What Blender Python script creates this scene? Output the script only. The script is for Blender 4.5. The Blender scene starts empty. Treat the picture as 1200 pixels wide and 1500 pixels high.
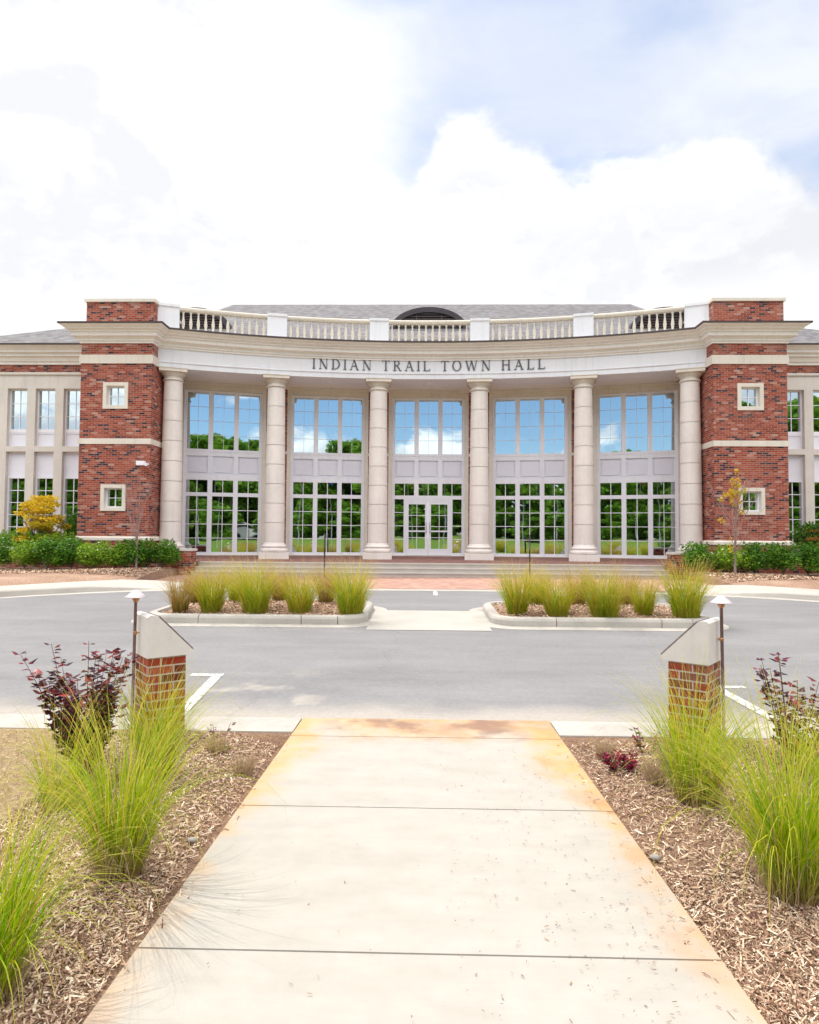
import bpy, math, random
import numpy as np
from mathutils import Matrix, Vector
R_ = math.radians
random.seed(7)
C = bpy.context.scene
COL = C.collection

# ------------------------------------------------------------------ camera
F = 950.0
cam = bpy.data.cameras.new("camera")
cam.sensor_fit = 'AUTO'; cam.sensor_width = 36.0
cam.lens = F / 1500.0 * 36.0
cam.clip_start = 0.05; cam.clip_end = 3000
co = bpy.data.objects.new("camera", cam); COL.objects.link(co)
co.matrix_world = (Matrix.Translation((0, 0, 1.6)) @ Matrix.Rotation(R_(1.33), 4, 'Z')
                   @ Matrix.Rotation(R_(90 + 2.14), 4, 'X') @ Matrix.Rotation(R_(0.40), 4, 'Z'))
C.camera = co
C.render.resolution_x = 819; C.render.resolution_y = 1024

# ------------------------------------------------------------------ sun, exposure
SUN_EL, SUN_AZ = 58.0, -42.0           # azimuth measured from +Y towards +X
sd = bpy.data.lights.new("sun", 'SUN'); sd.energy = 2.1; sd.angle = R_(0.6); sd.color = (1.0, 0.955, 0.88)
so = bpy.data.objects.new("sun", sd); COL.objects.link(so)
sv = Vector((math.sin(R_(SUN_AZ)) * math.cos(R_(SUN_EL)), math.cos(R_(SUN_AZ)) * math.cos(R_(SUN_EL)), math.sin(R_(SUN_EL))))
so.rotation_euler = sv.to_track_quat('Z', 'Y').to_euler()
C.view_settings.view_transform = 'Standard'; C.view_settings.look = 'None'
C.view_settings.gamma = 1.0; C.view_settings.exposure = 0.70

# ------------------------------------------------------------------ world
def nodes_of(nt): return nt.nodes, nt.links
w = bpy.data.worlds.new("World"); C.world = w; w.use_nodes = True
nt = w.node_tree; nt.nodes.clear(); N, L = nodes_of(nt)
def mk(nt, typ, **kw):
    n = nt.nodes.new(typ)
    for k, v in kw.items(): setattr(n, k, v)
    return n
def link(nt, a, b): nt.links.new(a, b)
def mth(nt, op, a, b=None, c=None, clamp=False):
    n = nt.nodes.new('ShaderNodeMath'); n.operation = op; n.use_clamp = clamp
    for i, v in enumerate((a, b, c)):
        if v is None: continue
        if isinstance(v, (int, float)): n.inputs[i].default_value = v
        else: nt.links.new(v, n.inputs[i])
    return n.outputs[0]
def mixc(nt, fac, a, b, blend='MIX'):
    n = nt.nodes.new('ShaderNodeMix'); n.data_type = 'RGBA'; n.blend_type = blend
    for k, v in ((0, fac), (6, a), (7, b)):
        if isinstance(v, (int, float)): n.inputs[k].default_value = v
        elif isinstance(v, tuple): n.inputs[k].default_value = (*v, 1) if len(v) == 3 else v
        else: nt.links.new(v, n.inputs[k])
    return n.outputs[2]
def smooth(nt, v, a, b, lo=0.0, hi=1.0):
    n = nt.nodes.new('ShaderNodeMapRange'); n.interpolation_type = 'SMOOTHSTEP'
    nt.links.new(v, n.inputs[0])
    n.inputs[1].default_value = a; n.inputs[2].default_value = b; n.inputs[3].default_value = lo; n.inputs[4].default_value = hi
    return n.outputs[0]
def noise(nt, vec, scale, detail=4, rough=0.55, dist=0.0):
    n = nt.nodes.new('ShaderNodeTexNoise'); n.inputs['Scale'].default_value = scale
    n.inputs['Detail'].default_value = detail; n.inputs['Roughness'].default_value = rough; n.inputs['Distortion'].default_value = dist
    if vec is not None: nt.links.new(vec, n.inputs['Vector'])
    return n.outputs[0]
def mapping(nt, vec, loc=(0, 0, 0), scale=(1, 1, 1)):
    n = nt.nodes.new('ShaderNodeMapping'); nt.links.new(vec, n.inputs[0])
    n.inputs['Location'].default_value = loc; n.inputs['Scale'].default_value = scale
    return n.outputs[0]

sky = mk(nt, 'ShaderNodeTexSky', sky_type='NISHITA'); sky.sun_disc = False
sky.sun_elevation = R_(SUN_EL); sky.sun_rotation = R_(SUN_AZ); sky.air_density = 1.0; sky.dust_density = 0.6; sky.ozone_density = 1.5
tc = mk(nt, 'ShaderNodeTexCoord')
sep = mk(nt, 'ShaderNodeSeparateXYZ'); L.new(tc.outputs['Generated'], sep.inputs[0])
dx, dy, dz = sep.outputs
az = mth(nt, 'ARCTAN2', dx, dy)                                   # 0 straight ahead
el = mth(nt, 'ARCSINE', dz)
n1 = noise(nt, mapping(nt, tc.outputs['Generated'], (3.1, 0.4, 1.2), (1, 1, 1.9)), 3.2, 8, 0.58, 0.3)
n2 = noise(nt, mapping(nt, tc.outputs['Generated'], (0.3, 4.4, 2.2), (1, 1, 1.5)), 9.0, 8, 0.6, 0.2)
n3 = noise(nt, mapping(nt, tc.outputs['Generated'], (7.3, 1.4, 5.2), (1, 1, 2.2)), 1.7, 6, 0.55, 0.4)
# big cumulus ahead: its top edge as a function of azimuth
fc = mk(nt, 'ShaderNodeFloatCurve')
cv = fc.mapping.curves[0]
pts = [(-0.65, 0.95), (-0.40, 0.86), (-0.22, 0.72), (-0.10, 0.58), (-0.035, 0.52), (0.0, 0.555), (0.03, 0.592), (0.09, 0.600), (0.13, 0.58), (0.17, 0.545), (0.216, 0.512), (0.27, 0.525), (0.36, 0.530), (0.44, 0.515), (0.50, 0.488), (0.54, 0.43), (0.60, 0.38), (0.72, 0.36)]
while len(cv.points) < len(pts): cv.points.new(0.5, 0.5)
for p, (a, e) in zip(cv.points, pts): p.location = ((a + 0.8) / 1.6, e)
fc.mapping.update()
azn = mth(nt, 'MULTIPLY_ADD', az, 1 / 1.6, 0.5); L.new(azn, fc.inputs['Value'])
edge = mth(nt, 'SUBTRACT', fc.outputs[0], el)
edge = mth(nt, 'MULTIPLY_ADD', mth(nt, 'SUBTRACT', n2, 0.5), 0.13, edge)
cumA = smooth(nt, edge, -0.006, 0.03); cumB = smooth(nt, mth(nt, 'MULTIPLY_ADD', mth(nt, 'SUBTRACT', n3, 0.5), 0.8, edge), -0.30, 0.22)
cum = nt.nodes.new('ShaderNodeMix'); cum.data_type = 'FLOAT'; link(nt, smooth(nt, az, -0.07, -0.01), cum.inputs[0]); link(nt, cumB, cum.inputs[2]); link(nt, cumA, cum.inputs[3]); cum = cum.outputs[0]
front = smooth(nt, dy, 0.35, 0.6)
cum = mth(nt, 'MULTIPLY', cum, front)
veil = smooth(nt, n3, 0.36, 0.60, 0.45, 0.95)                       # thin high cloud ahead and overhead
veilf = mth(nt, 'MULTIPLY', veil, smooth(nt, dy, -0.25, 0.35))
puff = smooth(nt, mth(nt, 'MULTIPLY_ADD', el, -0.25, n1), 0.475, 0.535)
pf = mth(nt, 'MULTIPLY', puff, smooth(nt, dy, 0.4, -0.1, 0.0, 0.9))
skyc = mixc(nt, 1.0, sky.outputs[0], (1.02, 1.12, 1.20), 'MULTIPLY')
greyc = mixc(nt, smooth(nt, n1, 0.38, 0.62), (4.9, 5.3, 6.2), (5.9, 6.1, 6.5))
c1 = mixc(nt, veilf, skyc, greyc)
edgeb = smooth(nt, edge, 0.10, 0.01)
cumc = mixc(nt, mth(nt, 'MAXIMUM', edgeb, smooth(nt, mth(nt, 'MULTIPLY_ADD', n1, 0.5, mth(nt, 'MULTIPLY', n2, 0.5)), 0.43, 0.53)), (5.8, 5.85, 6.1), (7.0, 6.95, 6.9))
c2 = mixc(nt, cum, c1, cumc)
pufc = mixc(nt, smooth(nt, n2, 0.4, 0.62), (5.6, 5.9, 6.5), (11.0, 10.9, 10.8))
c3 = mixc(nt, pf, c2, pufc)
high = mth(nt, 'MULTIPLY', smooth(nt, el, R_(15), R_(34)), smooth(nt, dy, 0.25, -0.15))   # unseen bright cloud added high behind the viewer to lift the shaded facade
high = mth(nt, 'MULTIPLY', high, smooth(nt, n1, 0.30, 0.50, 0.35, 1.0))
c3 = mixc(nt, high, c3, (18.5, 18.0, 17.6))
shf = mth(nt, 'MULTIPLY', smooth(nt, mth(nt, 'ABSOLUTE', mth(nt, 'SUBTRACT', el, 0.40)), 0.11, 0.02), smooth(nt, mth(nt, 'ADD', mth(nt, 'MULTIPLY', n1, .6), mth(nt, 'MULTIPLY', n2, .4)), 0.44, 0.56))
shf = mth(nt, 'MULTIPLY', mth(nt, 'MULTIPLY', shf, front), smooth(nt, mth(nt, 'ABSOLUTE', mth(nt, 'ADD', az, 0.06)), 0.12, 0.30, 0.0, 0.85))   # grey undersides
c3 = mixc(nt, shf, c3, (5.1, 5.25, 5.6))
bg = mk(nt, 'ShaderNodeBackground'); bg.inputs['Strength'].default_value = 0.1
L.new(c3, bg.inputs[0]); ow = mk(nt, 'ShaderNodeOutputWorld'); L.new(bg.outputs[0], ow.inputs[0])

# ------------------------------------------------------------------ materials
MATS = {}
def newmat(name):
    m = bpy.data.materials.new(name); m.use_nodes = True; nt = m.node_tree; nt.nodes.clear()
    out = nt.nodes.new('ShaderNodeOutputMaterial'); b = nt.nodes.new('ShaderNodeBsdfPrincipled')
    nt.links.new(b.outputs[0], out.inputs[0]); MATS[name] = m
    return m, nt, b, out
def setc(nt, b, key, v):
    if isinstance(v, tuple): b.inputs[key].default_value = (*v, 1)
    elif isinstance(v, (int, float)): b.inputs[key].default_value = v
    else: nt.links.new(v, b.inputs[key])
def bump(nt, b, h, strength=0.3, dist=0.01):
    n = nt.nodes.new('ShaderNodeBump'); n.inputs['Strength'].default_value = strength; n.inputs['Distance'].default_value = dist
    nt.links.new(h, n.inputs['Height']); nt.links.new(n.outputs[0], b.inputs['Normal'])
def objco(nt): return nt.nodes.new('ShaderNodeTexCoord').outputs['Object']
def geopos(nt): return nt.nodes.new('ShaderNodeNewGeometry').outputs['Position']
def uvco(nt): return nt.nodes.new('ShaderNodeTexCoord').outputs['UV']
def ramp(nt, fac, stops, interp='LINEAR'):
    n = nt.nodes.new('ShaderNodeValToRGB'); n.color_ramp.interpolation = interp
    e = n.color_ramp.elements
    while len(e) < len(stops): e.new(0.5)
    for i, (p, c) in enumerate(stops): e[i].position = p; e[i].color = (*c, 1)
    nt.links.new(fac, n.inputs[0]); return n.outputs[0]
def simple(name, col, rough=0.7, var=0.06, sc=3.0, bumps=0.0, metal=0.0, spec=0.3):
    m, nt, b, o = newmat(name)
    g = geopos(nt)
    nz = noise(nt, g, sc, 6, 0.6); nf = noise(nt, g, sc * 14, 3, 0.6)
    f = mth(nt, 'ADD', mth(nt, 'MULTIPLY', nz, 0.7), mth(nt, 'MULTIPLY', nf, 0.3))
    dark = tuple(c * (1 - var * 2.2) for c in col); lite = tuple(min(1, c * (1 + var)) for c in col)
    bc = ramp(nt, f, [(0.32, dark), (0.62, lite)])
    if name in ('stone', 'stone_wing', 'column_stone', 'cornice_paint', 'frieze_paint', 'pier_cap', 'white_paint'):   # rain streaks and grime
        st = noise(nt, mapping(nt, g, (0, 0, 0), (5, 5, .35)), 1.4, 5, 0.65)
        bc = mixc(nt, smooth(nt, st, 0.50, 0.72, 0, 0.30), bc, tuple(c * .68 for c in col))
    setc(nt, b, 'Base Color', bc)
    b.inputs['Roughness'].default_value = rough; b.inputs['Metallic'].default_value = metal
    b.inputs['Specular IOR Level'].default_value = spec
    if bumps: bump(nt, b, nf, bumps, 0.004)
    return m
def brickmat(name, stops, bw=0.203, bh=0.0677, mortar=(0.40, 0.36, 0.32), mj=0.010):
    m, nt, b, o = newmat(name)
    s = nt.nodes.new('ShaderNodeSeparateXYZ'); nt.links.new(uvco(nt), s.inputs[0]); u, v, _ = s.outputs
    vr = mth(nt, 'DIVIDE', v, bh); row = mth(nt, 'FLOOR', vr); fv = mth(nt, 'FRACT', vr)
    us = mth(nt, 'ADD', mth(nt, 'DIVIDE', u, bw), mth(nt, 'MULTIPLY', mth(nt, 'MODULO', row, 2), 0.5))
    colm = mth(nt, 'FLOOR', us); fu = mth(nt, 'FRACT', us)
    cmb = nt.nodes.new('ShaderNodeCombineXYZ'); nt.links.new(colm, cmb.inputs[0]); nt.links.new(row, cmb.inputs[1])
    wn = nt.nodes.new('ShaderNodeTexWhiteNoise'); wn.noise_dimensions = '2D'; nt.links.new(cmb.outputs[0], wn.inputs['Vector'])
    br = ramp(nt, wn.outputs['Value'], stops, 'LINEAR')
    g = geopos(nt)
    nz = noise(nt, g, 38, 4, 0.6)
    br = mixc(nt, 1.0, br, ramp(nt, nz, [(0.3, (0.8, 0.8, 0.8)), (0.7, (1.15, 1.15, 1.15))]), 'MULTIPLY')
    big = noise(nt, g, 0.9, 3, 0.6)
    br = mixc(nt, smooth(nt, big, 0.5, 0.75, 0, 0.25), br, (0.36, 0.27, 0.22))
    mm = mth(nt, 'MAXIMUM', mth(nt, 'LESS_THAN', fu, mj / bw), mth(nt, 'LESS_THAN', fv, mj / bh))
    setc(nt, b, 'Base Color', mixc(nt, mm, br, mortar)); b.inputs['Roughness'].default_value = 0.85
    b.inputs['Specular IOR Level'].default_value = 0.2
    bump(nt, b, mth(nt, 'SUBTRACT', mth(nt, 'MULTIPLY', nz, 0.4), mm), 0.5, 0.006)
    return m
brickmat('brick', [(0.0, (0.04, 0.025, 0.035)), (0.11, (0.06, 0.03, 0.04)), (0.15, (0.22, 0.045, 0.025)), (0.50, (0.33, 0.072, 0.040)),
                   (0.84, (0.38, 0.105, 0.062)), (0.93, (0.42, 0.18, 0.13)), (1.0, (0.48, 0.29, 0.23))], mortar=(0.37, 0.27, 0.235))
brickmat('brick_near', [(0.0, (0.12, 0.022, 0.014)), (0.25, (0.22, 0.030, 0.014)), (0.6, (0.30, 0.042, 0.016)), (0.85, (0.33, 0.075, 0.04)),
                        (1.0, (0.14, 0.045, 0.03))], mortar=(0.42, 0.37, 0.29), mj=0.012)
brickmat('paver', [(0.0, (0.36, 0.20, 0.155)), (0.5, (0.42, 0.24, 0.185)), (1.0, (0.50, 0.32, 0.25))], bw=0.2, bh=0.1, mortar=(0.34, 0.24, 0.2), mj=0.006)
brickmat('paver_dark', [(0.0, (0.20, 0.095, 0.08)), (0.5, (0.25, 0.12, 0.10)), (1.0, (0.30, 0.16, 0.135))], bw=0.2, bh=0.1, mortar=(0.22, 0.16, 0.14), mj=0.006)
simple('stone', (0.72, 0.65, 0.56), 0.8, 0.05, 1.2, 0.15)
simple('stone_wing', (0.68, 0.625, 0.565), 0.8, 0.05, 1.2, 0.15)
simple('column_stone', (0.78, 0.71, 0.655), 0.75, 0.045, 1.1, 0.12)
simple('cornice_paint', (0.86, 0.81, 0.75), 0.6, 0.03, 0.8)
simple('white_paint', (0.86, 0.85, 0.90), 0.5, 0.02, 0.7)
simple('frieze_paint', (0.80, 0.79, 0.82), 0.5, 0.02, 0.7)
simple('pier_cap', (0.64, 0.61, 0.57), 0.6, 0.04, 6, 0.08)
simple('dark_metal', (0.060, 0.050, 0.058), 0.5, 0.1, 2)
simple('letter_metal', (0.115, 0.115, 0.13), 0.5, 0.08, 3)
simple('gutter_metal', (0.075, 0.055, 0.055), 0.5, 0.1, 2)
simple('black_metal', (0.03, 0.028, 0.028), 0.45, 0.1, 2)
simple('copper', (0.26, 0.19, 0.19), 0.45, 0.15, 20, 0, 0.6)
simple('copper_hat', (0.66, 0.58, 0.60), 0.38, 0.06, 14, 0, 0.35)
simple('copper_bright', (0.50, 0.28, 0.15), 0.35, 0.1, 20, 0, 0.7)
simple('steel', (0.62, 0.62, 0.64), 0.3, 0.05, 10, 0, 0.9)
simple('kerb_concrete', (0.44, 0.41, 0.365), 0.85, 0.09, 2.2, 0.2)
simple('step_concrete', (0.50, 0.45, 0.40), 0.85, 0.06, 2.0, 0.15)
simple('sidewalk_concrete', (0.46, 0.42, 0.37), 0.85, 0.06, 1.6, 0.15)
simple('plaza_concrete', (0.43, 0.405, 0.36), 0.85, 0.05, 1.6, 0.15)
simple('white_paint_shaded', (0.80, 0.79, 0.86), 0.5, 0.02, 0.7)  # same white paint as the frames, panel shade darkened into its colour
m = simple('road_paint', (0.66, 0.65, 0.62), 0.7, 0.12, 9); nt = m.node_tree; b = [q for q in nt.nodes if q.type == 'BSDF_PRINCIPLED'][0]
setc(nt, b, 'Alpha', smooth(nt, noise(nt, geopos(nt), 26, 5, 0.7), 0.40, 0.50, 0.25, 1.0))
simple('bark', (0.22, 0.17, 0.15), 0.9, 0.2, 12, 0.4)
simple('twig', (0.34, 0.24, 0.22), 0.9, 0.15, 12)
simple('purple_stem', (0.10, 0.045, 0.04), 0.8, 0.15, 12)
simple('rock', (0.30, 0.28, 0.26), 0.8, 0.15, 18, 0.3)
simple('flag_red', (0.6, 0.03, 0.05), 0.8, 0.1, 3)
simple('flag_blue', (0.04, 0.12, 0.45), 0.8, 0.1, 3)
simple('flag_white', (0.7, 0.7, 0.7), 0.8, 0.1, 3)
simple('car_white', (0.75, 0.75, 0.75), 0.25, 0.01, 1, 0, 0, 0.5)
simple('car_glass', (0.03, 0.035, 0.04), 0.1, 0.01, 1, 0, 0, 0.6)
simple('pole_metal', (0.30, 0.30, 0.31), 0.5, 0.05, 4)
simple('rubber', (0.02, 0.02, 0.02), 0.8, 0.1, 4)

m, nt, b, o = newmat('shingles')            # rows of tabs, tone per tab
s = nt.nodes.new('ShaderNodeSeparateXYZ'); nt.links.new(uvco(nt), s.inputs[0]); u, v, _ = s.outputs
vr = mth(nt, 'DIVIDE', v, 0.14); row = mth(nt, 'FLOOR', vr); us = mth(nt, 'ADD', mth(nt, 'DIVIDE', u, 0.22), mth(nt, 'MULTIPLY', row, 0.37))
cmb = nt.nodes.new('ShaderNodeCombineXYZ'); nt.links.new(mth(nt, 'FLOOR', us), cmb.inputs[0]); nt.links.new(row, cmb.inputs[1])
wn = nt.nodes.new('ShaderNodeTexWhiteNoise'); wn.noise_dimensions = '2D'; nt.links.new(cmb.outputs[0], wn.inputs['Vector'])
base = ramp(nt, wn.outputs['Value'], [(0, (0.12, 0.11, 0.115)), (0.5, (0.17, 0.16, 0.165)), (1, (0.24, 0.225, 0.225))])
setc(nt, b, 'Base Color', mixc(nt, mth(nt, 'LESS_THAN', mth(nt, 'FRACT', vr), 0.14), base, (0.10, 0.095, 0.095)))
b.inputs['Roughness'].default_value = 0.95; bump(nt, b, mth(nt, 'FRACT', vr), 0.5, 0.01)

m, nt, b, o = newmat('glass')               # coated, strongly reflecting glazing
g = geopos(nt)
b.inputs['Base Color'].default_value = (0.62, 0.71, 0.73, 1); b.inputs['Metallic'].default_value = 1.0
b.inputs['Roughness'].default_value = 0.015
bump(nt, b, noise(nt, g, 0.9, 2, 0.4), 0.10, 0.03)
b2 = nt.nodes.new('ShaderNodeBsdfPrincipled'); b2.inputs['Base Color'].default_value = (0.015, 0.017, 0.02, 1); b2.inputs['Roughness'].default_value = 0.1
mx = nt.nodes.new('ShaderNodeMixShader'); mx.inputs[0].default_value = 0.93
nt.links.new(b2.outputs[0], mx.inputs[1]); nt.links.new(b.outputs[0], mx.inputs[2]); nt.links.new(mx.outputs[0], o.inputs[0])

m, nt, b, o = newmat('walk_concrete')
g = geopos(nt); s = nt.nodes.new('ShaderNodeSeparateXYZ'); nt.links.new(g, s.inputs[0]); X, Y, Z = s.outputs
nA = noise(nt, mapping(nt, g, (2.3, 1.1, 0)), 1.1, 5, 0.6); nB = noise(nt, g, 5.5, 5, 0.65); nC = noise(nt, g, 260, 2, 0.6)
nD = noise(nt, mapping(nt, g, (0, 0, 0), (0.8, 3, 1)), 2.0, 5, 0.65)
base = ramp(nt, mth(nt, 'ADD', mth(nt, 'MULTIPLY', nB, 0.45), mth(nt, 'MULTIPLY', nD, 0.55)), [(0.34, (0.37, 0.342, 0.30)), (0.62, (0.425, 0.395, 0.35))])
base = mixc(nt, smooth(nt, nC, 0.60, 0.75, 0, 0.22), base, (0.40, 0.36, 0.31))
aX = mth(nt, 'ABSOLUTE', X)
farb = smooth(nt, Y, 3.2, 4.9)                                        # run-off rust is worst at the road end
ed = mth(nt, 'ADD', mth(nt, 'SUBTRACT', aX, 1.08), mth(nt, 'MULTIPLY', mth(nt, 'SUBTRACT', nA, 0.45), 0.75))
ed = mth(nt, 'ADD', ed, mth(nt, 'MULTIPLY', farb, 0.27)); ed = mth(nt, 'ADD', ed, mth(nt, 'MULTIPLY', mth(nt, 'SUBTRACT', nB, 0.5), 0.22))
m1 = smooth(nt, ed, -0.10, 0.20)
endm = smooth(nt, mth(nt, 'ADD', Y, mth(nt, 'MULTIPLY', mth(nt, 'SUBTRACT', nA, 0.5), 1.6)), 4.95, 5.5, 0, 0.8)
rust = mth(nt, 'MAXIMUM', m1, endm)
rust = mth(nt, 'MULTIPLY', rust, smooth(nt, nB, 0.25, 0.6, 0.5, 1.0))
rust = mth(nt, 'MULTIPLY', rust, smooth(nt, Y, 1.5, 4.2, 0.55, 1.0))
rc = ramp(nt, nA, [(0.35, (0.56, 0.36, 0.14)), (0.52, (0.54, 0.29, 0.085)), (0.66, (0.42, 0.19, 0.06))])
colr = mixc(nt, mth(nt, 'MULTIPLY', rust, 0.78), base, rc)
dk = mth(nt, 'MULTIPLY', smooth(nt, Y, 5.05, 5.22), smooth(nt, noise(nt, mapping(nt, g, (5, 3, 0)), 1.6, 4, 0.6), 0.46, 0.62, 0, 0.75))
dk = mth(nt, 'MULTIPLY', dk, smooth(nt, aX, 0.95, 0.6))
colr = mixc(nt, dk, colr, (0.22, 0.13, 0.10))
setc(nt, b, 'Base Color', colr); b.inputs['Roughness'].default_value = 0.9; b.inputs['Specular IOR Level'].default_value = 0.2
bump(nt, b, mth(nt, 'ADD', nC, mth(nt, 'MULTIPLY', nD, 0.5)), 0.25, 0.003)

m, nt, b, o = newmat('asphalt')
g = geopos(nt); s = nt.nodes.new('ShaderNodeSeparateXYZ'); nt.links.new(g, s.inputs[0]); X, Y, Z = s.outputs
nA = noise(nt, mapping(nt, g, (0, 0, 0), (0.35, 0.9, 1)), 1.3, 6, 0.65); nF = noise(nt, g, 120, 2, 0.7); nB = noise(nt, g, 1.3, 5, 0.6)
nS = noise(nt, mapping(nt, g, (4, 0, 0), (0.05, 1.6, 1)), 2.2, 3, 0.5)
base = ramp(nt, mth(nt, 'ADD', mth(nt, 'MULTIPLY', nA, 0.6), mth(nt, 'MULTIPLY', nF, 0.4)), [(0.32, (0.175, 0.170, 0.170)), (0.68, (0.265, 0.257, 0.257))])
base = mixc(nt, smooth(nt, nS, 0.50, 0.72, 0, 0.22), base, (0.17, 0.165, 0.165))
sand = mth(nt, 'MAXIMUM', smooth(nt, mth(nt, 'ADD', Y, mth(nt, 'MULTIPLY', nB, 0.7)), 6.75, 6.1), 0.0)
sp = mth(nt, 'MULTIPLY', smooth(nt, nB, 0.50, 0.66), smooth(nt, Y, 8.0, 6.2, 0, 0.8))
sp = mth(nt, 'MULTIPLY', sp, smooth(nt, mth(nt, 'ABSOLUTE', mth(nt, 'ADD', X, 1.9)), 1.4, 0.4))
base = mixc(nt, mth(nt, 'MAXIMUM', mth(nt, 'MULTIPLY', sand, 0.75), sp), base, (0.42, 0.375, 0.32))
nG = noise(nt, g, 22, 4, 0.75)
vo = nt.nodes.new('ShaderNodeTexVoronoi'); vo.feature = 'DISTANCE_TO_EDGE'; vo.inputs['Scale'].default_value = 0.22
wv = nt.nodes.new('ShaderNodeVectorMath'); wv.operation = 'ADD'; nt.links.new(g, wv.inputs[0])
nv = nt.nodes.new('ShaderNodeTexNoise'); nv.inputs['Scale'].default_value = 1.6; nv.inputs['Detail'].default_value = 5; nt.links.new(g, nv.inputs['Vector']); nt.links.new(nv.outputs['Color'], wv.inputs[1]); nt.links.new(wv.outputs[0], vo.inputs['Vector'])
base = mixc(nt, smooth(nt, vo.outputs['Distance'], 0.005, 0.0015, 0, 0.14), base, (0.10, 0.095, 0.095))
base = mixc(nt, smooth(nt, noise(nt, mapping(nt, g, (9, 2, 0)), 0.55, 4, 0.6), 0.58, 0.70, 0, 0.25), base, (0.17, 0.165, 0.165))
base = mixc(nt, 1.0, base, ramp(nt, nG, [(0.3, (0.90, 0.90, 0.90)), (0.7, (1.10, 1.10, 1.10))]), 'MULTIPLY')
setc(nt, b, 'Base Color', base); b.inputs['Roughness'].default_value = 0.9; b.inputs['Specular IOR Level'].default_value = 0.25
bump(nt, b, nF, 0.4, 0.004)

def groundmat(name, stops, sc=30, bs=0.8, bd=0.02):
    m, nt, b, o = newmat(name); g = geopos(nt)
    nA = noise(nt, g, sc, 6, 0.75); nB = noise(nt, g, 0.9, 4, 0.6)
    f = mth(nt, 'ADD', mth(nt, 'MULTIPLY', nA, 0.75), mth(nt, 'MULTIPLY', nB, 0.25))
    setc(nt, b, 'Base Color', ramp(nt, f, stops)); b.inputs['Roughness'].default_value = 1.0; b.inputs['Specular IOR Level'].default_value = 0.1
    bump(nt, b, nA, bs, bd); return m
groundmat('mulch_soil', [(0.30, (0.09, 0.05, 0.032)), (0.50, (0.27, 0.165, 0.11)), (0.68, (0.50, 0.35, 0.24))], 55)
groundmat('mulch_far', [(0.34, (0.12, 0.065, 0.045)), (0.50, (0.34, 0.215, 0.15)), (0.64, (0.56, 0.42, 0.31))], 34)
groundmat('dry_turf', [(0.30, (0.17, 0.11, 0.06)), (0.50, (0.40, 0.29, 0.17)), (0.68, (0.60, 0.47, 0.30))], 60)
groundmat('lawn', [(0.30, (0.05, 0.09, 0.012)), (0.50, (0.10, 0.17, 0.02)), (0.68, (0.17, 0.22, 0.04))], 8)
groundmat('earth', [(0.30, (0.10, 0.09, 0.05)), (0.6, (0.22, 0.19, 0.11))], 3)

def leafmat(name, stops, tip=None, trans=0.4, rough=0.55, vpow=0.0, base=None):
    """leaf colour by uv.x (a random number per leaf) and, for blades, uv.y (place along the blade)"""
    m, nt, b, o = newmat(name)
    s = nt.nodes.new('ShaderNodeSeparateXYZ'); nt.links.new(uvco(nt), s.inputs[0]); u, v, _ = s.outputs
    c = ramp(nt, u, stops)
    if base: c = mixc(nt, smooth(nt, v, 0.26, 0.0), c, base)
    if tip: c = mixc(nt, smooth(nt, v, 0.5, 1.0, 0, 0.85), c, tip)
    setc(nt, b, 'Base Color', c); b.inputs['Roughness'].default_value = rough; b.inputs['Specular IOR Level'].default_value = 0.12 if 'grass' in name else 0.3
    t = nt.nodes.new('ShaderNodeBsdfTranslucent'); nt.links.new(c, t.inputs[0])
    mx = nt.nodes.new('ShaderNodeMixShader'); mx.inputs[0].default_value = trans
    nt.links.new(b.outputs[0], mx.inputs[1]); nt.links.new(t.outputs[0], mx.inputs[2]); nt.links.new(mx.outputs[0], o.inputs[0])
    return m
leafmat('grass_green', [(0.0, (0.13, 0.30, 0.004)), (0.4, (0.30, 0.46, 0.006)), (0.7, (0.50, 0.53, 0.012)), (0.90, (0.62, 0.52, 0.07)), (1.0, (0.55, 0.32, 0.12))],
        tip=(0.66, 0.58, 0.12), base=(0.44, 0.33, 0.12), trans=0.5)
leafmat('grass_island', [(0.0, (0.16, 0.32, 0.01)), (0.45, (0.42, 0.48, 0.02)), (0.75, (0.55, 0.47, 0.03)), (1.0, (0.55, 0.30, 0.08))],
        tip=(0.72, 0.52, 0.14), base=(0.40, 0.38, 0.05), trans=0.5)
leafmat('grass_rusty', [(0.0, (0.26, 0.24, 0.03)), (0.4, (0.40, 0.31, 0.06)), (1.0, (0.45, 0.22, 0.08))],
        tip=(0.50, 0.33, 0.16), base=(0.24, 0.14, 0.04), trans=0.45)
leafmat('grass_dead', [(0.0, (0.38, 0.26, 0.15)), (1.0, (0.58, 0.45, 0.30))], trans=0.3)
leafmat('hedge_leaf', [(0.0, (0.02, 0.075, 0.006)), (0.5, (0.07, 0.21, 0.012)), (0.85, (0.20, 0.38, 0.03)), (1.0, (0.38, 0.46, 0.06))], trans=0.3, rough=0.35)
leafmat('hedge_leaf_bright', [(0.0, (0.07, 0.18, 0.012)), (0.5, (0.20, 0.38, 0.02)), (1.0, (0.44, 0.54, 0.06))], trans=0.35, rough=0.35)
leafmat('maple_leaf', [(0.0, (0.55, 0.45, 0.02)), (0.5, (0.82, 0.60, 0.025)), (1.0, (0.90, 0.60, 0.05))], trans=0.35)
leafmat('maple_leaf_low', [(0.0, (0.25, 0.27, 0.01)), (0.5, (0.55, 0.42, 0.02)), (1.0, (0.72, 0.45, 0.02))], trans=0.35)
leafmat('orange_leaf', [(0.0, (0.22, 0.10, 0.02)), (0.5, (0.36, 0.19, 0.03)), (1.0, (0.20, 0.20, 0.02))], trans=0.3)
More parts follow.
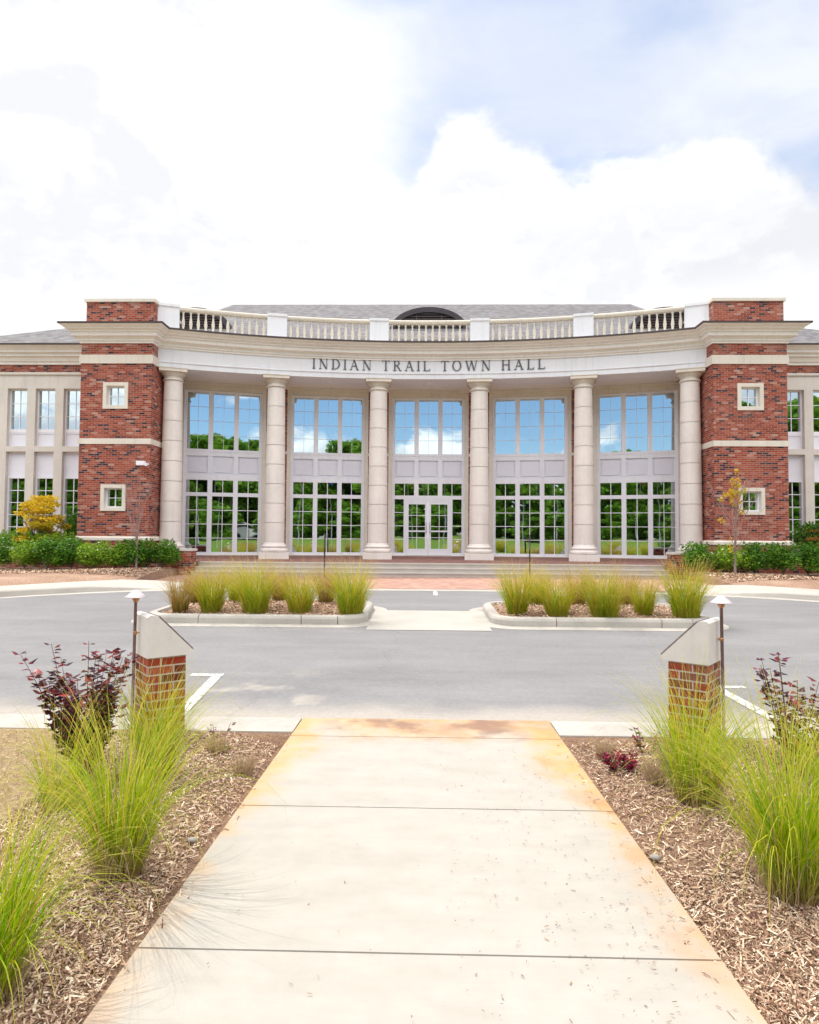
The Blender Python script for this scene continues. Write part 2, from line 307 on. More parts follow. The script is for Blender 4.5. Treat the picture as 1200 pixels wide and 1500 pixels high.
leafmat('yellow_leaf', [(0.0, (0.40, 0.40, 0.03)), (0.5, (0.62, 0.48, 0.04)), (1.0, (0.62, 0.22, 0.04))], trans=0.35)
leafmat('purple_leaf', [(0.0, (0.05, 0.022, 0.035)), (0.5, (0.13, 0.045, 0.065)), (0.8, (0.26, 0.045, 0.05)), (1.0, (0.38, 0.05, 0.04))], trans=0.25, rough=0.4)
leafmat('crimson_leaf', [(0.0, (0.10, 0.005, 0.015)), (1.0, (0.32, 0.01, 0.05))], trans=0.3, rough=0.4)
leafmat('tree_leaf', [(0.0, (0.07, 0.18, 0.012)), (0.5, (0.16, 0.34, 0.02)), (1.0, (0.30, 0.46, 0.05))], trans=0.35)
leafmat('chip', [(0.0, (0.10, 0.045, 0.03)), (0.22, (0.28, 0.15, 0.095)), (0.5, (0.50, 0.33, 0.215)), (0.8, (0.66, 0.50, 0.35)), (1.0, (0.80, 0.69, 0.54))], trans=0.0, rough=0.8)
leafmat('straw', [(0.0, (0.16, 0.09, 0.035)), (0.4, (0.36, 0.25, 0.11)), (0.8, (0.54, 0.42, 0.23)), (1.0, (0.70, 0.60, 0.38))], trans=0.0, rough=0.8)
leafmat('litter', [(0.0, (0.10, 0.05, 0.025)), (0.7, (0.25, 0.15, 0.08)), (1.0, (0.40, 0.27, 0.15))], trans=0.0, rough=0.8)

# ------------------------------------------------------------------ mesh builder
class MB:
    def __init__(s): s.v = []; s.f = []; s.uv = {}; s.sm = set()
    def vert(s, *p): s.v.append(p); return len(s.v) - 1
    def face(s, idx, uv=None, smooth=False):
        s.f.append(tuple(idx))
        if uv is not None: s.uv[len(s.f) - 1] = uv
        if smooth: s.sm.add(len(s.f) - 1)
    def quad(s, a, b, c, d, uv=None):
        i = [s.vert(*p) for p in (a, b, c, d)]; s.face(i, uv)
    def box(s, x0, x1, y0, y1, z0, z1, ox=None):
        """ox: optional (origin, ux, uy) frame in plan"""
        def P(x, y, z):
            if ox is None: return (x, y, z)
            (o0, o1), (a, b_), (c, d) = ox
            return (o0 + x * a + y * c, o1 + x * b_ + y * d, z)
        p = [P(x, y, z) for z in (z0, z1) for y in (y0, y1) for x in (x0, x1)]
        i = [s.vert(*q) for q in p]
        for f in ((0, 2, 3, 1), (4, 5, 7, 6), (0, 1, 5, 4), (2, 6, 7, 3), (0, 4, 6, 2), (1, 3, 7, 5)): s.face([i[k] for k in f])
    def frame(s, x0, x1, z0, z1, y0, y1, t, tb=None):
        """rectangular ring in the xz plane"""
        tb = t if tb is None else tb
        s.box(x0, x0 + t, y0, y1, z0, z1); s.box(x1 - t, x1, y0, y1, z0, z1)
        s.box(x0 + t, x1 - t, y0, y1, z1 - t, z1); s.box(x0 + t, x1 - t, y0, y1, z0, z0 + tb)
    def prism(s, poly, z0, z1, zf=None):
        n = len(poly); g = zf or (lambda x, y: 0)
        a = [s.vert(x, y, z0 + g(x, y)) for x, y in poly]; b_ = [s.vert(x, y, z1 + g(x, y)) for x, y in poly]
        s.face(b_, [(x, y) for x, y in poly]); s.face(a[::-1])
        for k in range(n): j = (k + 1) % n; s.face((a[k], a[j], b_[j], b_[k]))
    def sheet(s, x0, x1, ys, z, nx=1):
        for i in range(len(ys) - 1):
            for k in range(nx):
                xa = x0 + (x1 - x0) * k / nx; xb = x0 + (x1 - x0) * (k + 1) / nx
                s.quad((xa, ys[i], z + G(xa, ys[i])), (xb, ys[i], z + G(xb, ys[i])), (xb, ys[i + 1], z + G(xb, ys[i + 1])), (xa, ys[i + 1], z + G(xa, ys[i + 1])),
                       [(xa, ys[i]), (xb, ys[i]), (xb, ys[i + 1]), (xa, ys[i + 1])])
    def tube(s, pts, rad, n=8, cap=True):
        rings = []; m = len(pts)
        for k, p in enumerate(pts):
            r = rad[k] if isinstance(rad, (list, tuple)) else rad
            p = Vector(p); d = (Vector(pts[min(k + 1, m - 1)]) - Vector(pts[max(k - 1, 0)])).normalized()
            a = d.cross(Vector((0, 0, 1)))
            if a.length < 0.05: a = d.cross(Vector((1, 0, 0)))
            a.normalize(); b_ = d.cross(a)
            rings.append([s.vert(*(p + a * (r * math.cos(t)) + b_ * (r * math.sin(t)))) for t in [2 * math.pi * q / n for q in range(n)]])
        for k in range(m - 1):
            for q in range(n):
                j = (q + 1) % n; s.face((rings[k][q], rings[k][j], rings[k + 1][j], rings[k + 1][q]), None, True)
        if cap: s.face(rings[0]); s.face(rings[-1][::-1])
    def lathe(s, prof, cx=0, cy=0, n=24, smooth=True, cap=True):
        rings = [[s.vert(cx + r * math.cos(2 * math.pi * q / n), cy + r * math.sin(2 * math.pi * q / n), z) for q in range(n)] for r, z in prof]
        for k in range(len(prof) - 1):
            for q in range(n):
                j = (q + 1) % n; s.face((rings[k][q], rings[k][j], rings[k + 1][j], rings[k + 1][q]), None, smooth)
        if cap: s.face(rings[0][::-1]); s.face(rings[-1])
    def sweep(s, path, prof, closed=False, zf=None, closeprof=True):
        """prof: (outward offset, z); outward is to the right of the walking direction"""
        n = len(path); P = []
        segn = []
        for k in range(n if closed else n - 1):
            a, b_ = path[k], path[(k + 1) % n]; l = math.hypot(b_[0] - a[0], b_[1] - a[1]) or 1
            segn.append(((b_[1] - a[1]) / l, -(b_[0] - a[0]) / l))
        for k in range(n):
            if closed: n1, n2 = segn[k - 1], segn[k]
            else: n1, n2 = segn[max(k - 1, 0)], segn[min(k, n - 2)]
            d = 1 + n1[0] * n2[0] + n1[1] * n2[1]; mx_, my_ = (n1[0] + n2[0]) / d, (n1[1] + n2[1]) / d
            ring = []
            for o_, z in prof:
                x, y = path[k][0] + mx_ * o_, path[k][1] + my_ * o_
                ring.append(s.vert(x, y, z + (zf(x, y) if zf else 0)))
            P.append(ring)
        m_ = len(prof); kk = range(n if closed else n - 1)
        for k in kk:
            a, b_ = P[k], P[(k + 1) % n]
            for q in range(m_ if closeprof else m_ - 1):
                j = (q + 1) % m_; s.face((a[q], b_[q], b_[j], a[j]))
        if not closed and closeprof: s.face(P[0]); s.face(P[-1][::-1])
    def build(s, name, mat, parent=None, loc=None, rot=0.0, fixn=False):
        me = bpy.data.meshes.new(name)
        me.from_pydata(s.v, [], s.f)
        uvl = me.uv_layers.new(name="UVMap"); co_ = me.vertices; data = np.zeros((len(me.loops), 2), dtype=np.float32)
        me.update()
        for pi, p in enumerate(me.polygons):
            u = s.uv.get(pi)
            if u is not None:
                for k, li in enumerate(p.loop_indices): data[li] = u[k][:2]
                continue
            nx, ny, nz = p.normal
            for li in p.loop_indices:
                x, y, z = co_[me.loops[li].vertex_index].co
                if abs(nz) > 0.75: data[li] = (x, y)
                else:
                    l = math.hypot(nx, ny) or 1; data[li] = ((-ny * x + nx * y) / l, z / max(0.3, math.sqrt(max(1e-6, 1 - nz * nz))))
        uvl.data.foreach_set('uv', data.ravel())
        if s.sm:
            sm = np.zeros(len(me.polygons), dtype=bool); sm[list(s.sm)] = True; me.polygons.foreach_set('use_smooth', sm)
        me.materials.append(MATS[mat])
        return place(name, me, parent, loc, rot)
WORLDLOC = {}
def place(name, me, parent=None, loc=None, rot=0.0):
    o_ = bpy.data.objects.new(name, me); COL.objects.link(o_)
    o_.rotation_euler[2] = rot
    if parent is None:
        o_.location = loc or (0, 0, 0); WORLDLOC[o_.name] = Vector(o_.location)
    else:
        o_.parent = parent
        if loc is not None or parent.parent is None: # first-level part: given in world coordinates
            pw = WORLDLOC[parent.name]
            l = Vector(loc or (0, 0, 0)) - (pw if parent.parent is None else Vector((0, 0, 0)))
            o_.location = l
        WORLDLOC[o_.name] = Vector((0, 0, 0))
    return o_
def sub(mb, name, mat, parent): # sub-part in its parent's own coordinates
    o_ = mb.build(name, mat, None); o_.parent = parent; o_.location = (0, 0, 0); return o_
def tag(o_, label, cat, group=None, kind=None):
    o_['label'] = label; o_['category'] = cat
    if group: o_['group'] = group
    if kind: o_['kind'] = kind
    return o_
def thing(name, label, cat, loc, group=None):
    o_ = bpy.data.objects.new(name, None); COL.objects.link(o_); o_.location = loc; o_.empty_display_size = 0.2
    WORLDLOC[o_.name] = Vector(loc); tag(o_, label, cat, group); return o_
def struct(mb, name, mat, label, cat=None):
    o_ = mb.build(name, mat); o_['kind'] = 'structure'; o_['label'] = label; o_['category'] = cat or name.replace('_', ' '); return o_
def copy_tree(o_, parent=None):
    c = o_.copy(); COL.objects.link(c)
    if parent is not None: c.parent = parent
    for ch in list(o_.children): copy_tree(ch, c)
    return c
def fast_mesh(name, V, Fq, uvs, mat):
    """V (n,3), Fq (m,4) quads, uvs (m*4,2)"""
    me = bpy.data.meshes.new(name); m_ = len(Fq)
    me.vertices.add(len(V)); me.vertices.foreach_set('co', np.asarray(V, dtype=np.float32).ravel())
    me.loops.add(m_ * 4); me.loops.foreach_set('vertex_index', np.asarray(Fq, dtype=np.int32).ravel())
    me.polygons.add(m_); me.polygons.foreach_set('loop_start', np.arange(0, m_ * 4, 4, dtype=np.int32))
    me.polygons.foreach_set('loop_total', np.full(m_, 4, dtype=np.int32))
    me.update(calc_edges=True)
    u = me.uv_layers.new(name="UVMap"); u.data.foreach_set('uv', np.asarray(uvs, dtype=np.float32).ravel())
    me.materials.append(MATS[mat]); me.validate(); return me

# ------------------------------------------------------------------ site levels
def G(x, y=0):
    return 0.0 if y <= 6 else 0.02536 * (min(y, 24) - 6)
E = 1.6                                # eye height; E + h turns a height above the eye into z
X0, YC = 0.17, -2.6                    # centre of the facade's arc
def P(R, deg): return (X0 + R * math.sin(R_(deg)), YC + R * math.cos(R_(deg)))
def arc(R, a, b_, n): return [P(R, a + (b_ - a) * k / n) for k in range(n + 1)]
TER = 0.745; BK = .96
def zl(h): return E + h * BK - TER
B0 = zl(-.80)
def YK(x): return 16.4 - 0.0003 * min(abs(x - X0), 16) ** 4     # far kerb line
def HK(x): t = min(1, max(0, (abs(x - X0) - 6.4) / 1.6)); return 0.14 * t

# ground, roads, walks
b = MB(); b.quad((-900, -900, -0.12), (900, -900, -0.12), (900, 900, -0.12), (-900, 900, -0.12))
struct(b, 'ground', 'earth', 'earth and rough grass stretching away around the site', 'ground')
b = MB(); b.sheet(-45, 45, [5.62, 6, 9, 12, 15, 18, 20], 0.0, 3)
struct(b, 'road', 'asphalt', 'worn grey asphalt drive crossing in front of the town hall', 'road')
b = MB()
for a, c in ((2.535, 3.85), (3.86, 5.185), (1.21, 2.525), (-0.1, 1.2), (-6, -0.11), (5.195, 5.70)):
    wa, wc_ = 1.118 - .0155 * (a - 2.1), 1.118 - .0155 * (c - 2.1)
    b.prism([(.018 - wa, a), (.018 + wa, a), (.018 + wc_, c), (.018 - wc_, c)], -0.1, 0.012)
struct(b, 'walkway', 'walk_concrete', 'pale concrete walkway with orange rust stains along its edges and end', 'walkway')
b = MB()
for s_ in (-1, 1):
    xs = [.018 + 1.075 * s_, 45 * s_]; x0, x1 = min(xs), max(xs)
    b.prism([(x0, 5.28), (x1, 5.28), (x1, 5.68), (x0, 5.68)], -0.1, 0.016)
struct(b, 'road_kerb', 'kerb_concrete', 'low concrete kerb strip between the planting beds and the near side of the road', 'kerb')
b = MB(); b.sheet(-0.92, 1.08, [10.33, 12.55], 0.006)
struct(b, 'crossing_path', 'plaza_concrete', 'concrete path crossing between the two planted islands', 'path')
# paver plaza and flush strip
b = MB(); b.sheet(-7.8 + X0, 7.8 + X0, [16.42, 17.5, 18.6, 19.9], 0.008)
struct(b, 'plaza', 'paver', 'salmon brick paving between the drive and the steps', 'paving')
b = MB(); n = 40
for k in range(n):
    xa = X0 - 16 + 32 * k / n; xb = X0 - 16 + 32 * (k + 1) / n
    za, zb = 0.010, 0.010
    za = zb = .004; b.quad(*[(x_, y_, G(0, y_) + .004) for x_, y_ in ((xa, YK(xa) - .38), (xb, YK(xb) - .38), (xb, YK(xb) + .02), (xa, YK(xa) + .02))])
struct(b, 'gutter', 'kerb_concrete', 'pale concrete gutter along the far edge of the drive', 'gutter')
for s_, lab in ((-1, 'concrete sidewalk and kerb curving past the hedge with the yellow maple'), (1, 'concrete sidewalk and kerb curving past the bed with the yellow-leaved sapling')):
    b = MB(); n = 36; rows = []
    for k in range(n + 1):
        x = X0 + s_ * (6.4 + 12 * k / n); y = YK(x); h = HK(x); g = G(0, y)
        rows.append([(x, y, g), (x, y + 0.03, g + h * 0.8), (x, y + 0.07, g + h), (x, y + 0.2, g + h + .005), (x, y + 1.75, G(0, y + 1.75) + h)])
    for k in range(n):
        for q in range(4):
            a = (rows[k][q], rows[k + 1][q], rows[k + 1][q + 1], rows[k][q + 1])
            b.quad(*(a if s_ > 0 else a[::-1]))
    struct(b, 'sidewalk', 'sidewalk_concrete', lab, 'sidewalk')
    b = MB(); nx, ny = 30, 14; gr = []
    rnd = random.Random(3 + s_)
    for k in range(nx + 1):
        x = X0 + s_ * (7.80 + 12.5 * max(0, k - 1) / (nx - 1))
        y0 = YK(x) + 1.7; rw = []
        for q in range(ny + 1):
            y = y0 + (24.3 - y0) * q / ny
            z = G(0, y) + HK(x) + (0.10 * math.sin(math.pi * min(1, q / 7)) + rnd.uniform(-.012, .012) if 0 < q < ny else -0.02) + 0.02 - (0.22 if k == 0 else 0)
            rw.append((x, y, z))
        gr.append(rw)
    for k in range(nx):
        for q in range(ny):
            a = (gr[k][q], gr[k + 1][q], gr[k + 1][q + 1], gr[k][q + 1]); b.quad(*(a if s_ > 0 else a[::-1]))
    struct(b, 'mulch_bed', 'mulch_far', 'mulched bed in front of the %s brick tower' % ('left' if s_ < 0 else 'right'), 'mulch bed')
# steps and terrace
b = MB()
gz = G(0, 19.8); rise = (TER - gz) / 3; SX = 7.32
for k in range(3):
    b.box(X0 - SX, X0 + SX, 19.8 + 0.32 * k, 20.9, gz - 0.1 if k == 0 else gz + rise * k, gz + rise * (k + 1) - 0.035)
    b.box(X0 - SX, X0 + SX, 19.8 + 0.32 * k - 0.02, 19.8 + 0.32 * k + 0.34, gz + rise * (k + 1) - 0.034, gz + rise * (k + 1) + (0.002 if k == 2 else 0))
struct(b, 'steps', 'step_concrete', 'three wide concrete steps up to the brick terrace', 'steps')
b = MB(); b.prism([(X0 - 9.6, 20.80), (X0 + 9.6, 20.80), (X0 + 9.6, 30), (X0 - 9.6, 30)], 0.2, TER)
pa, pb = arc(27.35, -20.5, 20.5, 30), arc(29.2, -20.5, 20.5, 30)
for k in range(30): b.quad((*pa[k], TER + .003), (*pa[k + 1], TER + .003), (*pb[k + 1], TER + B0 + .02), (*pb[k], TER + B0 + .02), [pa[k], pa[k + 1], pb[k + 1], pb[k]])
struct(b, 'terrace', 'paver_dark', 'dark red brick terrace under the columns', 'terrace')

# near beds and the lawn behind the camera
def bed(x0, x1, y0, y1, mat, nx, ny, seed, edge, amp=0.05):
    b = MB(); rnd = random.Random(seed); g = []
    for i in range(nx + 1):
        for j in range(ny + 1):
            x = x0 + (x1 - x0) * i / nx; y = y0 + (y1 - y0) * j / ny
            d = abs(x - edge)
            z = -0.045 + min(1, d / 0.35) * amp + (rnd.uniform(-.004, .002) if 0 < i < nx else 0) + 0.02 * math.sin(x * 2.1 + y * 1.3)
            if y > y1 - 0.12: z = 0.004
            g.append((x, y, z))
    for i in range(nx):
        for j in range(ny):
            k = i * (ny + 1) + j; b.quad(g[k], g[k + ny + 1], g[k + ny + 2], g[k + 1])
    return b
def bedz(x, y, side):
    d = abs(abs(x) - 1.1); return -0.045 + min(1, d / 0.35) * 0.05 + 0.02 * math.sin(x * 2.1 + y * 1.3)
b = bed(-2.32, -1.03, -3, 5.3, 'mulch_soil', 18, 90, 1, -1.1); struct(b, 'planting_bed', 'mulch_soil', 'mulched bed along the walkway on the dry turf side', 'mulch bed')
b = bed(1.07, 9, -3, 5.3, 'mulch_soil', 60, 90, 2, 1.1); struct(b, 'planting_bed', 'mulch_soil', 'mulched bed along the walkway beside the crimson plant', 'mulch bed')
b = MB(); b.quad((-30, -3, 0.008), (-2.3, -3, 0.008), (-2.3, 5.29, 0.008), (-30, 5.29, 0.008)); struct(b, 'dry_turf', 'dry_turf', 'straw coloured dry ground beside the planting bed', 'ground')
b = MB(); b.quad((-120, -120, -0.05), (120, -120, -0.05), (120, -2.9, -0.05), (-120, -2.9, -0.05)) if False else [b.quad((-120, ya, za), (120, ya, za), (120, yb, zb), (-120, yb, zb)) for ya, za, yb, zb in ((-120, 1.2, -32, 1.2), (-32, 1.2, -20, .75), (-20, .75, -9, 0), (-9, 0, -2.9, -.05))]; struct(b, 'lawn', 'lawn', 'green lawn on the viewer side of the road', 'lawn')
b = MB()
for s_ in (-1, 1): b.quad((s_ * 1.15 if s_ > 0 else -9, -14, -0.02), (9 if s_ > 0 else -1.15, -14, -0.02), (9 if s_ > 0 else -1.15, -2.95, -0.02), (s_ * 1.15 if s_ > 0 else -9, -2.95, -0.02))
struct(b, 'planting_bed', 'mulch_far', 'mulched beds further back along the walkway', 'mulch bed')
b = MB(); b.quad((-60, -43, 1.22), (60, -43, 1.22), (60, -37, 1.22), (-60, -37, 1.22)); struct(b, 'parking_lot', 'asphalt', 'asphalt parking lot across the lawn', 'parking lot')
# painted marks
def mark(pts, lab):
    b = MB(); b.quad(*[(x, y, G(0, y) + 0.005) for x, y in pts]); o_ = b.build('road_marking', 'road_paint'); tag(o_, lab, 'road marking', 'painted road markings', 'structure')
mark([(-2.22, 5.75), (-2.11, 5.75), (-2.24, 7.2), (-2.35, 7.2)], 'white line running from the kerb beside the brick pier with the purple shrub')
mark([(-2.60, 7.21), (-2.24, 7.21), (-2.24, 7.31), (-2.60, 7.31)], 'short white stub capping the line beside the purple shrub')
mark([(3.05, 5.75), (3.16, 5.75), (3.14, 6.95), (3.03, 6.95)], 'white diagonal line running from the kerb behind the lush green clumps')
mark([(3.03, 6.96), (3.40, 6.96), (3.40, 7.05), (3.03, 7.05)], 'short white stub capping the line behind the lush green clumps')
mark([(0.22, 15.1), (0.32, 15.1), (0.32, 15.95), (0.22, 15.95)], 'small white dash on the drive before the salmon paving')

# islands
def island(x0, x1, y0, y1, r, lab, r2=None):
    pts = []
    for cx, cy, a0, rr in ((x1 - r, y0 + r, -90, r), (x1 - r, y1 - r, 0, r), (x0 + r, y1 - r, 90, r), (x0 + r, y0 + r, 180, r)):
        for k in range(7): a = R_(a0 + 90 * k / 6); pts.append((cx + rr * math.cos(a), cy + rr * math.sin(a)))
    t = thing('planted_island', lab, 'island', ((x0 + x1) / 2, (y0 + y1) / 2, G(0, y0)), 'planted islands in the drive')
    b = MB(); m0 = len(pts); fine = []
    for q in range(m0):
        (ax, ay), (bx_, by_) = pts[q], pts[(q + 1) % m0]; l = math.hypot(bx_ - ax, by_ - ay); ns = max(1, int(l / .05))
        fine += [(ax + (bx_ - ax) * i / ns, ay + (by_ - ay) * i / ns) for i in range(ns)]
    step = 34; nf_ = len(fine)
    for q in range(0, nf_, step):
        ch = [fine[(q + i) % nf_] for i in range(min(step, nf_ - q) + 1)]
        if len(ch) < 3: continue
        d_ = math.hypot(ch[-1][0] - ch[-2][0], ch[-1][1] - ch[-2][1]); f = 1 - min(.8, .012 / max(d_, .001)); ch[-1] = (ch[-2][0] + (ch[-1][0] - ch[-2][0]) * f, ch[-2][1] + (ch[-1][1] - ch[-2][1]) * f)
        b.sweep(ch, [(0.0, -0.05), (0.0, 0.10), (-0.02, 0.135), (-0.05, 0.15), (-0.15, 0.15), (-0.17, 0.10), (-0.17, -0.05)], False, G)
    b.build('kerb', 'kerb_concrete', t)
    b = MB(); b.sweep(pts, [(0.26, -0.03), (0.26, 0.006), (0.0, 0.012), (0.0, -0.03)], True, G); b.build('gutter_apron', 'kerb_concrete', t)
    b = MB()
    inn = [(x0 + .16 + (x - x0) / (x1 - x0) * (x1 - x0 - .32), y0 + .16 + (y - y0) / (y1 - y0) * (y1 - y0 - .32)) for x, y in pts]
    cx, cy = (x0 + x1) / 2, (y0 + y1) / 2; ringn = 5; rings = []
    for q in range(ringn):
        f = 1 - q / ringn; rings.append([b.vert(cx + (x - cx) * f, cy + (y - cy) * f, G(0, cy + (y - cy) * f) + 0.10 + 0.10 * (1 - f * f)) for x, y in inn])
    c_ = b.vert(cx, cy, G(0, cy) + 0.20); m_ = len(inn)
    for q in range(ringn - 1):
        for k in range(m_): j = (k + 1) % m_; b.face((rings[q][k], rings[q][j], rings[q + 1][j], rings[q + 1][k]))
    for k in range(m_): b.face((rings[-1][k], rings[-1][(k + 1) % m_], c_))
    b.build('mulch', 'mulch_far', t)
    return t
island(-4.75, -0.92 - .05, 10.75, 13.0, 0.45, 'kerbed mulch island whose grass row starts with a thin rusty clump')
island(1.13, 4.85, 10.75, 13.0, 0.45, 'kerbed mulch island holding the greener ornamental grasses')

# ================================================================== TOWN HALL
TH = thing('town_hall', 'brick and stone town hall with a concave colonnade and name lettering', 'building', (X0, 24.6, TER))
def hole_wall(b, x0, x1, z0, z1, y, holes):
    xs = sorted({x0, x1, *[h[0] for h in holes], *[h[1] for h in holes]}); zs = sorted({z0, z1, *[h[2] for h in holes], *[h[3] for h in holes]})
    for i in range(len(xs) - 1):
        for j in range(len(zs) - 1):
            cx, cz = (xs[i] + xs[i + 1]) / 2, (zs[j] + zs[j + 1]) / 2
            if any(h[0] < cx < h[1] and h[2] < cz < h[3] for h in holes): continue
            b.quad((xs[i], y, zs[j]), (xs[i + 1], y, zs[j]), (xs[i + 1], y, zs[j + 1]), (xs[i], y, zs[j + 1]))
TY = 22.05
for s_ in (-1, 1):
    xi, xo = X0 + s_ * 9.5, X0 + s_ * 11.95; xa, xb = min(xi, xo), max(xi, xo)
    wc = X0 + s_ * 10.72
    winz = [(E + 4.29, E + 5.18), (E + 0.80, E + 1.68)]
    holes = [(wc - .42, wc + .42, a, c) for a, c in winz]
    b = MB(); hole_wall(b, xa, xb, 0.3, E + 6.6, TY, holes)
    b.quad((xa, 30, .3), (xa, TY, .3), (xa, TY, E + 6.6), (xa, 30, E + 6.6)); b.quad((xb, TY, .3), (xb, 30, .3), (xb, 30, E + 6.6), (xb, TY, E + 6.6))
    b.box(xa - .03, xb + .03, TY - .05, TY + 2, 0.3, E - 0.215)
    b.box(xa + .08, xb - .02, TY + .12, TY + 2.4, E + 7.0, E + 8.02)
    tw = b.build('tower_wall', 'brick', TH)
    b = MB()
    pth = [(xa, 24.4), (xa, TY), (xb, TY), (xb, 30)] if s_ < 0 else [(xa, 30), (xa, TY), (xb, TY), (xb, 24.4)]
    for z0, z1, of in ((E + 5.84, E + 6.14, .045), (E + 3.07, E + 3.26, .03)):
        b.sweep(pth, [(-.05, z0), (of, z0), (of, z1), (-.05, z1)])
    b.sweep(pth, [(-.05, E - .21), (.09, E - .21), (.09, E - .12), (.03, E - .07), (-.05, E - .07)])
    b.build('stone_band', 'stone', TH)
    b = MB(); b.box(xa + .02, xb + .04, TY + .06, TY + 2.46, E + 8.02, E + 8.12); b.build('parapet_cap', 'stone', TH)
    for (z0, z1) in winz:
        b = MB(); b.frame(wc - .43, wc + .43, z0 - .01, z1 + .01, TY - .045, TY + .22, .12)
        wf = b.build('small_window', 'stone', TH)
        b = MB(); b.frame(wc - .315, wc + .315, z0 + .105, z1 - .105, TY + .12, TY + .2, .045)
        b.box(wc - .01, wc + .01, TY + .135, TY + .16, z0 + .15, z1 - .15); b.box(wc - .27, wc - .01, TY + .135, TY + .16, (z0 + z1) / 2 - .01, (z0 + z1) / 2 + .01); b.box(wc + .01, wc + .27, TY + .135, TY + .16, (z0 + z1) / 2 - .01, (z0 + z1) / 2 + .01)
        sub(b, 'frame', 'white_paint', wf)
        b = MB(); b.box(wc - .28, wc + .28, TY + .165, TY + .18, z0 + .14, z1 - .14); sub(b, 'pane', 'glass', wf)

# entablature, cornice, soffit
RF = 26.87
a0 = math.degrees(math.asin(9.5 / RF))
arcF = arc(RF, -a0, a0, 56)
b = MB()
b.sweep(arcF, [(-1.1, E + 5.86), (0.0, E + 5.86), (0.0, E + 6.03), (0.035, E + 6.045), (0.035, E + 6.075), (0.0, E + 6.09), (0, E + 6.60), (-1.1, E + 6.60)])
ent = b.build('entablature', 'frieze_paint', TH)
top = [(X0 - 11.95, 24.6), (X0 - 11.95, TY), (X0 - 9.5, TY)] + arcF + [(X0 + 9.5, TY), (X0 + 11.95, TY), (X0 + 11.95, 24.6)]
b = MB()
cp = [(-.2, E + 6.54), (.05, E + 6.54), (.05, E + 6.60), (.10, E + 6.615), (.10, E + 6.70), (.14, E + 6.73), (.24, E + 6.745), (.24, E + 6.86), (.30, E + 6.875), (.30, E + 6.93), (.39, E + 6.955), (.40, E + 7.0), (.49, E + 7.03), (.52, E + 7.075), (-.2, E + 7.075)]
b.sweep(top, cp); b.build('cornice', 'cornice_paint', TH)
b = MB(); b.sweep(top, [(.40, E + 7.078), (.56, E + 7.078), (.56, E + 7.13), (.40, E + 7.13)]); b.build('gutter_edge', 'gutter_metal', TH)
b = MB()
b.prism(arcF + [(X0 + 9.5, 36), (X0 - 9.5, 36)], E + 7.02, E + 7.07); 
b.build('roof_deck', 'dark_metal', TH)
b = MB(); ai = math.degrees(math.asin(9.5 / 28.0))
b.prism(arc(RF + 1.1, -19.4, 19.4, 30) + arc(29.4, 18.4, -18.4, 30), E + 5.862, E + 5.95); b.build('soffit', 'cornice_paint', TH)
for an_ in (-16, -8, 0, 8, 16):
    b = MB(); x_, y_ = P(27.6, an_); b.lathe([(.10, E + 5.845), (.11, E + 5.861), (.10, E + 5.8615)], x_, y_, 16); b.build('downlight', 'white_paint', TH)

# lettering
def stroke(b, x0, z0, x1, z1, w_, d=0.03):
    b.append([(x0 - w_ / 2, z0), (x0 + w_ / 2, z0), (x1 + w_ / 2, z1), (x1 - w_ / 2, z1)])
TK, TN, SF = 0.13, 0.055, 0.045
def serif(o_, x, z, wd=0.30):
    z0, z1 = (0, SF) if z == 0 else (1 - SF, 1); o_.append([(x - wd / 2, z0), (x + wd / 2, z0), (x + wd / 2, z1), (x - wd / 2, z1)])
def vst(o_, x, w_=TK): o_.append([(x - w_ / 2, 0), (x + w_ / 2, 0), (x + w_ / 2, 1), (x - w_ / 2, 1)]); serif(o_, x, 0, w_ + .17); serif(o_, x, 1, w_ + .17)
def ring(o_, cx, cz, rx, rz, tw_, tt, a0_, a1_, n=20):
    for k in range(n):
        a = R_(a0_ + (a1_ - a0_) * k / n); c = R_(a0_ + (a1_ - a0_) * (k + 1) / n)
        ix, iz = rx - tw_, rz - tt
        o_.append([(cx + rx * math.cos(a), cz + rz * math.sin(a)), (cx + rx * math.cos(c), cz + rz * math.sin(c)), (cx + ix * math.cos(c), cz + iz * math.sin(c)), (cx + ix * math.cos(a), cz + iz * math.sin(a))])
